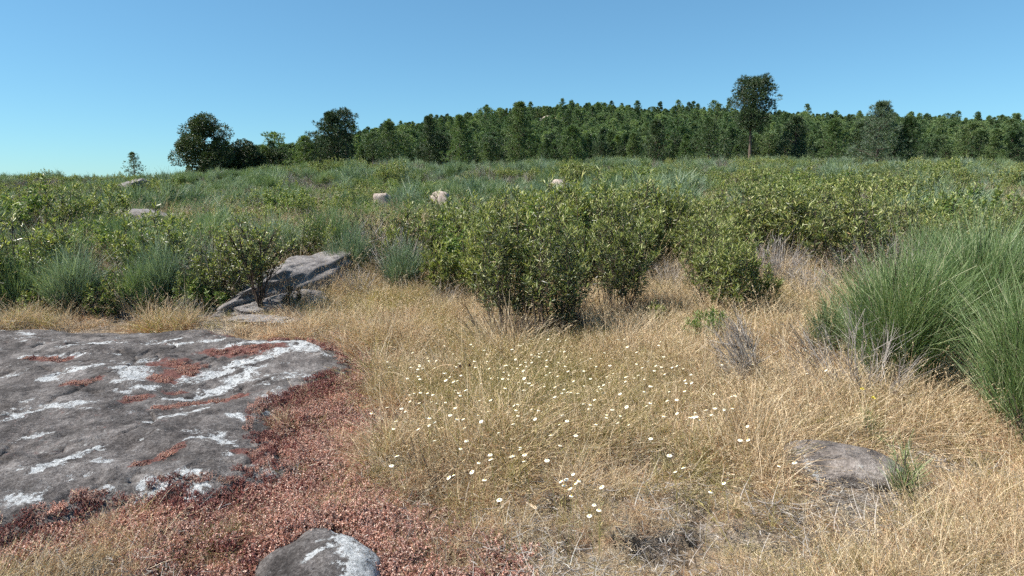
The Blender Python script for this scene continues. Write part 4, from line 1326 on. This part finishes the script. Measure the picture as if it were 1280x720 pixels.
# stonecrop
N = 46000
yy = 1.5 + rng.uniform(0, 1, N) ** 1.15 * 5.6
xx = rng.uniform(-4.6, .6, N)
rm = red_mask(xx, yy)
st = strokes(xx, yy, RED, .13)
on = sdf(xx, yy, SLAB)
onz, ond = slab_top(xx, yy)
offs = (ond < .0) & (sdf(xx, yy, SMALL) < -.01)
k1 = offs & (rng.uniform(size=N) < rm * np.interp(-on, [.2, .8], [1, .45]))
k2 = (ond > .05) & (st + (fbm(xx * 9, yy * 9, seed=44) - .5) * .5 > .62) & (rng.uniform(size=N) < .55)
k3 = (ond > -.02) & (ond < .10 + .1 * fbm(xx * 4, yy * 4, seed=45)) & (yy < 5.6) & (rng.uniform(size=N) < .35)
z = np.where(ond > 0, onz, ground_z(xx, yy)) - .004
k = k1 | k2 | k3
px, py = project(xx, yy, z)
darkp = np.exp(-(((px - 395) / 55) ** 2 + ((py - 488) / 22) ** 2)) + .6 * np.exp(-(((px - 300) / 60) ** 2 + ((py - 690) / 18) ** 2)) + .45 * sstep(.5, .65, fbm(xx * 3, yy * 3, seed=46)) + .25 * k3 + .55 * np.exp(-(ond / .13) ** 2)
dk = rng.uniform(size=N) < darkp
idx = np.where(dk, rng.choice([2, 3], N), rng.choice([0, 1], N))
s = rng.uniform(.7, 1.3, N) * np.where(k2, .42, np.where(k3, .6, 1.0))
scatter('red_stonecrop', SE, np.column_stack([xx, yy, z])[k], np.column_stack([rng.normal(size=N) * .2, rng.normal(size=N) * .2, rng.uniform(0, 6.28, N)])[k], s[k], idx[k], 'low red and pink stonecrop carpet around and on the granite slab')

# debris: fallen twigs, straw and little stones between the tufts
N = 4200
yy = 1.5 + rng.uniform(0, 1, N) ** 1.2 * 7; xx = rng.uniform(-1, 1, N) * (yy + .5)
ok = (sdf(xx, yy, SLAB) < -.03) & (sdf(xx, yy, SMALL) < -.05) & (rng.uniform(size=N) > red_mask(xx, yy) * .93)
xx, yy = xx[ok], yy[ok]
gtw = MB(); rr2 = np.random.default_rng(5)
add_ribbons(gtw, np.column_stack([rr2.normal(size=(26, 2)) * .08, rr2.uniform(.005, .05, 26)]), norm(np.column_stack([rr2.normal(size=(26, 2)), rr2.normal(size=26) * .25])), rr2.uniform(.03, .11, 26), .003, rr2.normal(size=(26, 3)) * .3, 4, 0, tip=.3, rng=rr2)
TWM = gtw.mesh('litter', [M['grey_twig']])
gtw2 = MB()
add_ribbons(gtw2, np.column_stack([rr2.normal(size=(30, 2)) * .08, rr2.uniform(.005, .04, 30)]), norm(np.column_stack([rr2.normal(size=(30, 2)), rr2.normal(size=30) * .25])), rr2.uniform(.03, .1, 30), .003, rr2.normal(size=(30, 3)) * .3, 3, 0, tip=.3, rng=rr2)
TWM2 = gtw2.mesh('litter', [M['dark_twig']])
n = len(xx)
scatter('fallen_litter', [TWM, TWM2], np.column_stack([xx, yy, ground_z(xx, yy)]), np.column_stack([xx * 0, xx * 0, rng.uniform(0, 6.28, n)]), rng.uniform(.7, 1.3, n), rng.choice([0, 0, 1], n), 'fallen twigs and dead stems lying between the grass')

# dry grass threaded through the near scrub
N = 5200
yy = rng.uniform(8.3, 30, N); xx = rng.uniform(-.95, .95, N) * yy
px, py = project(xx, yy, ground_z(xx, yy))
scatter('scrub_grass', [GR[0], GR[2], GR[4], GR[7]], np.column_stack([xx, yy, ground_z(xx, yy)]), np.column_stack([xx * 0, xx * 0, rng.uniform(0, 6.28, N)]), rng.uniform(1.2, 2.2, N), rng.choice([0, 1, 2, 3, 2], N), 'tufts of dry and green grass between the scrub bushes')

# ------------------------------------------------------------------ daisies
def daisy(h, seed, r=.0115):
    rng = np.random.default_rng(seed)
    g = MB()
    lean = rng.normal(size=2) * .04
    top = np.array([lean[0], lean[1], h])
    add_tube(g, [[0, 0, -.02], [lean[0] * .3, lean[1] * .3, h * .5], top], [.0014, .0012, .001], 3, 2)
    nrm = norm(np.array([rng.normal() * .4 - .2, rng.normal() * .4 - .2, 1.0]))
    a = norm(np.cross(nrm, [0, 1, 0])); b = np.cross(nrm, a)
    npt = 13
    for i in range(npt):
        th = 2 * math.pi * i / npt
        d = a * math.cos(th) + b * math.sin(th); sd = -a * math.sin(th) + b * math.cos(th)
        p0, p1, p2 = top + d * .003, top + d * r * .65 + nrm * .0015, top + d * r - nrm * .002
        w = .0024
        g.add([p0, p1 + sd * w, p2 + sd * w * .5, p2 - sd * w * .5, p1 - sd * w], [[0, 1, 2, 3, 4]], 0)
    th = np.linspace(0, 2 * np.pi, 9)[:-1]
    ring = top + nrm * .002 + .0042 * (np.cos(th)[:, None] * a + np.sin(th)[:, None] * b)
    V = np.vstack([ring, top + nrm * .0058])
    g.add(V, [[i, (i + 1) % 8, 8] for i in range(8)], 1)
    # a couple of thin leaves
    s = rng.uniform(.2, .8, 5)
    P = top * s[:, None] * np.array([.5, .5, 1])
    add_leaves(g, P, norm(rdir(5, rng) + np.array([0, 0, .7])), .03, .003, 2, rng=rng)
    return g.mesh('daisy', [M['petal'], M['disc'], M['olive']])


DV = [daisy(.33, 900 + i, [.0105, .013, .0095, .012, .010, .0125][i]) for i in range(6)]
drng = np.random.default_rng(17)
dpx = []
for cx, cy, sx_, sy_, n in ((655, 475, 90, 36, 105), (550, 480, 50, 36, 34), (740, 520, 110, 50, 30), (640, 440, 60, 10, 22), (760, 470, 60, 35, 36), (870, 500, 50, 40, 18), (690, 610, 60, 45, 12), (500, 510, 20, 15, 8), (810, 435, 30, 12, 10), (600, 560, 60, 35, 12), (872, 520, 6, 4, 6), (720, 610, 14, 10, 8), (930, 560, 60, 40, 6), (1000, 440, 60, 30, 8)):
    q = np.column_stack([drng.normal(cx, sx_, n), drng.normal(cy, sy_, n)])
    dpx += q.tolist()
for a, b in dpx:
    if b < 424 or b > 715 or a < 465: continue
    hz = float(drng.uniform(.22, .36))
    x, y = plane_pt(a, b, hz)
    g = gz(x, y)
    o = bpy.data.objects.new('daisy_flower', DV[int(drng.integers(0, 6))]); COL.objects.link(o)
    o.location = (x, y, g)
    s = (hz - g) / .33
    q_ = float(drng.uniform(.75, 1.05)); o.scale = (q_, q_, max(.3, s)); o.rotation_euler.z = float(drng.uniform(-.6, .6))
    tag(o, 'small white daisy with yellow centre above the dry grass', 'flower', 'white daisies scattered over the grass')

# yellow flowers and dark seed heads
def yflower(px, py, label, h=.3):
    g = MB(); r_ = np.random.default_rng(int(px))
    add_tube(g, [[0, 0, -.02], [.01, 0, h * .5], [0, 0, h]], [.0014, .0012, .001], 3, 1)
    d = rdir(26, r_); d[:, 2] = np.abs(d[:, 2]) * .7
    add_leaves(g, np.tile([[0, 0, h]], (26, 1)), norm(d), .014, .006, 0, rng=r_)
    x, y = plane_pt(px, py, h)
    o = g.build('yellow_flower', [M['yellow'], M['olive']]); o.location = (x, y, gz(x, y))
    tag(o, label, 'flower')


yflower(1092, 496, 'yellow flower in front of the large right broom bush')
yflower(1078, 486, 'smaller yellow bloom up and left of the other by the broom', .32)


def seedhead(px, py, label):
    g = MB(); r_ = np.random.default_rng(int(px)); h = .36
    add_tube(g, [[.01, 0, -.02], [0, .01, h * .5], [0, 0, h]], [.0018, .0015, .0012], 3, 1)
    add_leaves(g, np.tile([[0, 0, h]], (50, 1)), rdir(50, r_), .012, .006, 0, rng=r_)
    x, y = plane_pt(px, py, h)
    o = g.build('seed_head', [M['seed_dark'], M['rust']]); o.location = (x, y, gz(x, y))
    tag(o, label, 'seed head')


seedhead(575, 456, 'round dark seed head on a stalk among daisies')
seedhead(587, 451, 'round dark seed head just right of and above its twin')

# tall arching straws
def straw(px0, py0, px1, py1, arch, label, w=.0022, h0=0.0, h1=.25, mat='straw'):
    x0, y0 = plane_pt(px0, py0, h0 + .02)
    x1, y1 = plane_pt(px1, py1, h1)
    a = np.array([x0, y0, gz(x0, y0)]); b = np.array([x1, y1, h1])
    s = np.linspace(0, 1, 12)[:, None]
    pts = a + (b - a) * s + np.array([0, 0, arch]) * np.sin(s * np.pi) ** .8
    g = MB(); add_tube(g, pts - a, np.linspace(w, w * .5, 12), 4)
    r_ = np.random.default_rng(int(px0))
    e = (b - a)[None]; add_leaves(g, np.repeat(e, 14, 0) - norm(pts[-1] - pts[-2]) * r_.uniform(0, .05, (14, 1)), norm(norm(pts[-1] - pts[-2]) + rdir(14, r_) * .4), .02, .005, 0, rng=r_)
    o = g.build('grass_stalk', M[mat]); o.location = a
    tag(o, label, 'grass stalk')


straw(548, 530, 474, 470, .14, 'long pale grass stalk arching to the left over the grass', h1=.30)
straw(520, 485, 563, 456, .05, 'straight pale stalk leaning right beside the arching one', h1=.36)
straw(600, 470, 592, 380, .02, 'upright pale straw at the left of the front clump', h1=.62)
straw(518, 440, 516, 388, .0, 'single upright straw in the olive grass by the blue broom', h1=.45)
straw(960, 540, 905, 500, .10, 'pale curved stalk in front of the grey dead stalks', h1=.25)
straw(700, 700, 660, 630, .05, 'near pale stalk leaning left at the bottom centre', h1=.22)
straw(920, 700, 870, 625, .03, 'green-brown stalk leaning left beside the shaded hollow', h1=.2, mat='olive')
straw(1048, 640, 1060, 660, .02, 'short straw lying low below the long stone', h1=.1)

# small stones by the slab and bare earth
for k, (a, b, s_) in enumerate([(361, 580, .045), (478, 655, .04), (255, 705, .06), (505, 600, .07), (935, 610, .05), (690, 690, .06), (740, 700, .05), (860, 660, .05), (640, 640, .04)]):
    x, y = plane_pt(a, b, .02)
    tag(rock('small_stone', M['pale_rock'] if k in (0, 1, 2) else M['flat_rock'], (x, y, gz(x, y) + s_ * .2), (s_, s_ * .7, s_ * .5), k, seed=60 + k, sub=3),
        ['white pebble in red stonecrop at the slab edge', 'pale pebble in stonecrop above the small rock', 'pale flattish stone in the stonecrop left of the small rock', 'grey stone under the fine dark twig', 'grey stone in dry grass above the right hollow',
         'grey stone in the bare patch at the bottom centre', 'grey stone right of another in the bottom bare patch', 'grey stone above the dark hollow', 'little grey stone among the nearest daisies'][k], 'stone')

# ------------------------------------------------------------------ light, sky, camera
S = norm(np.array([-.64, -.10, .76]))
el = math.asin(S[2]); rotz = math.atan2(S[0], S[1])
SKY_G, SKY_T = .68, (.44, .77, .95)
w = bpy.data.worlds.new('World'); sc.world = w; w.use_nodes = True
nt = w.node_tree; bg = nt.nodes['Background']
sky = nt.nodes.new('ShaderNodeTexSky'); sky.sky_type = 'NISHITA'; sky.sun_disc = False
sky.sun_elevation = el; sky.sun_rotation = rotz
sky.altitude = 600; sky.air_density = 1.0; sky.dust_density = 0; sky.ozone_density = 2.0
gm = nt.nodes.new('ShaderNodeGamma'); gm.inputs[1].default_value = SKY_G
nt.links.new(sky.outputs[0], gm.inputs[0])
nt.links.new(mixc(nt, 1.0, gm.outputs[0], SKY_T, 'MULTIPLY'), bg.inputs[0]); bg.inputs[1].default_value = .13
sl = bpy.data.lights.new('sun', 'SUN'); sl.energy = 5.0; sl.angle = R(.53); sl.color = (1, .95, .87)
so = bpy.data.objects.new('sun', sl); COL.objects.link(so)
so.rotation_euler = Vector(S.tolist()).to_track_quat('Z', 'Y').to_euler()
so.location = (0, 0, 50)
cam = bpy.data.cameras.new('camera'); co = bpy.data.objects.new('camera', cam); COL.objects.link(co)
cam.sensor_width = 36; cam.lens = 36 * F_PX / 1280
cam.clip_start = .05; cam.clip_end = 6000
co.location = (0, 0, CAM_H); co.rotation_euler = (R(90) - PITCH, 0, 0)
sc.camera = co
sc.view_settings.view_transform = 'Standard'; sc.view_settings.look = 'None'
sc.view_settings.exposure = 1.0; sc.view_settings.gamma = 1
sc.cycles.max_bounces = 4; sc.cycles.diffuse_bounces = 2; sc.cycles.glossy_bounces = 2; sc.cycles.transmission_bounces = 3
sc.cycles.use_denoising = False
try: sc.cycles.use_adaptive_sampling = True; sc.cycles.adaptive_threshold = .03
except Exception: pass
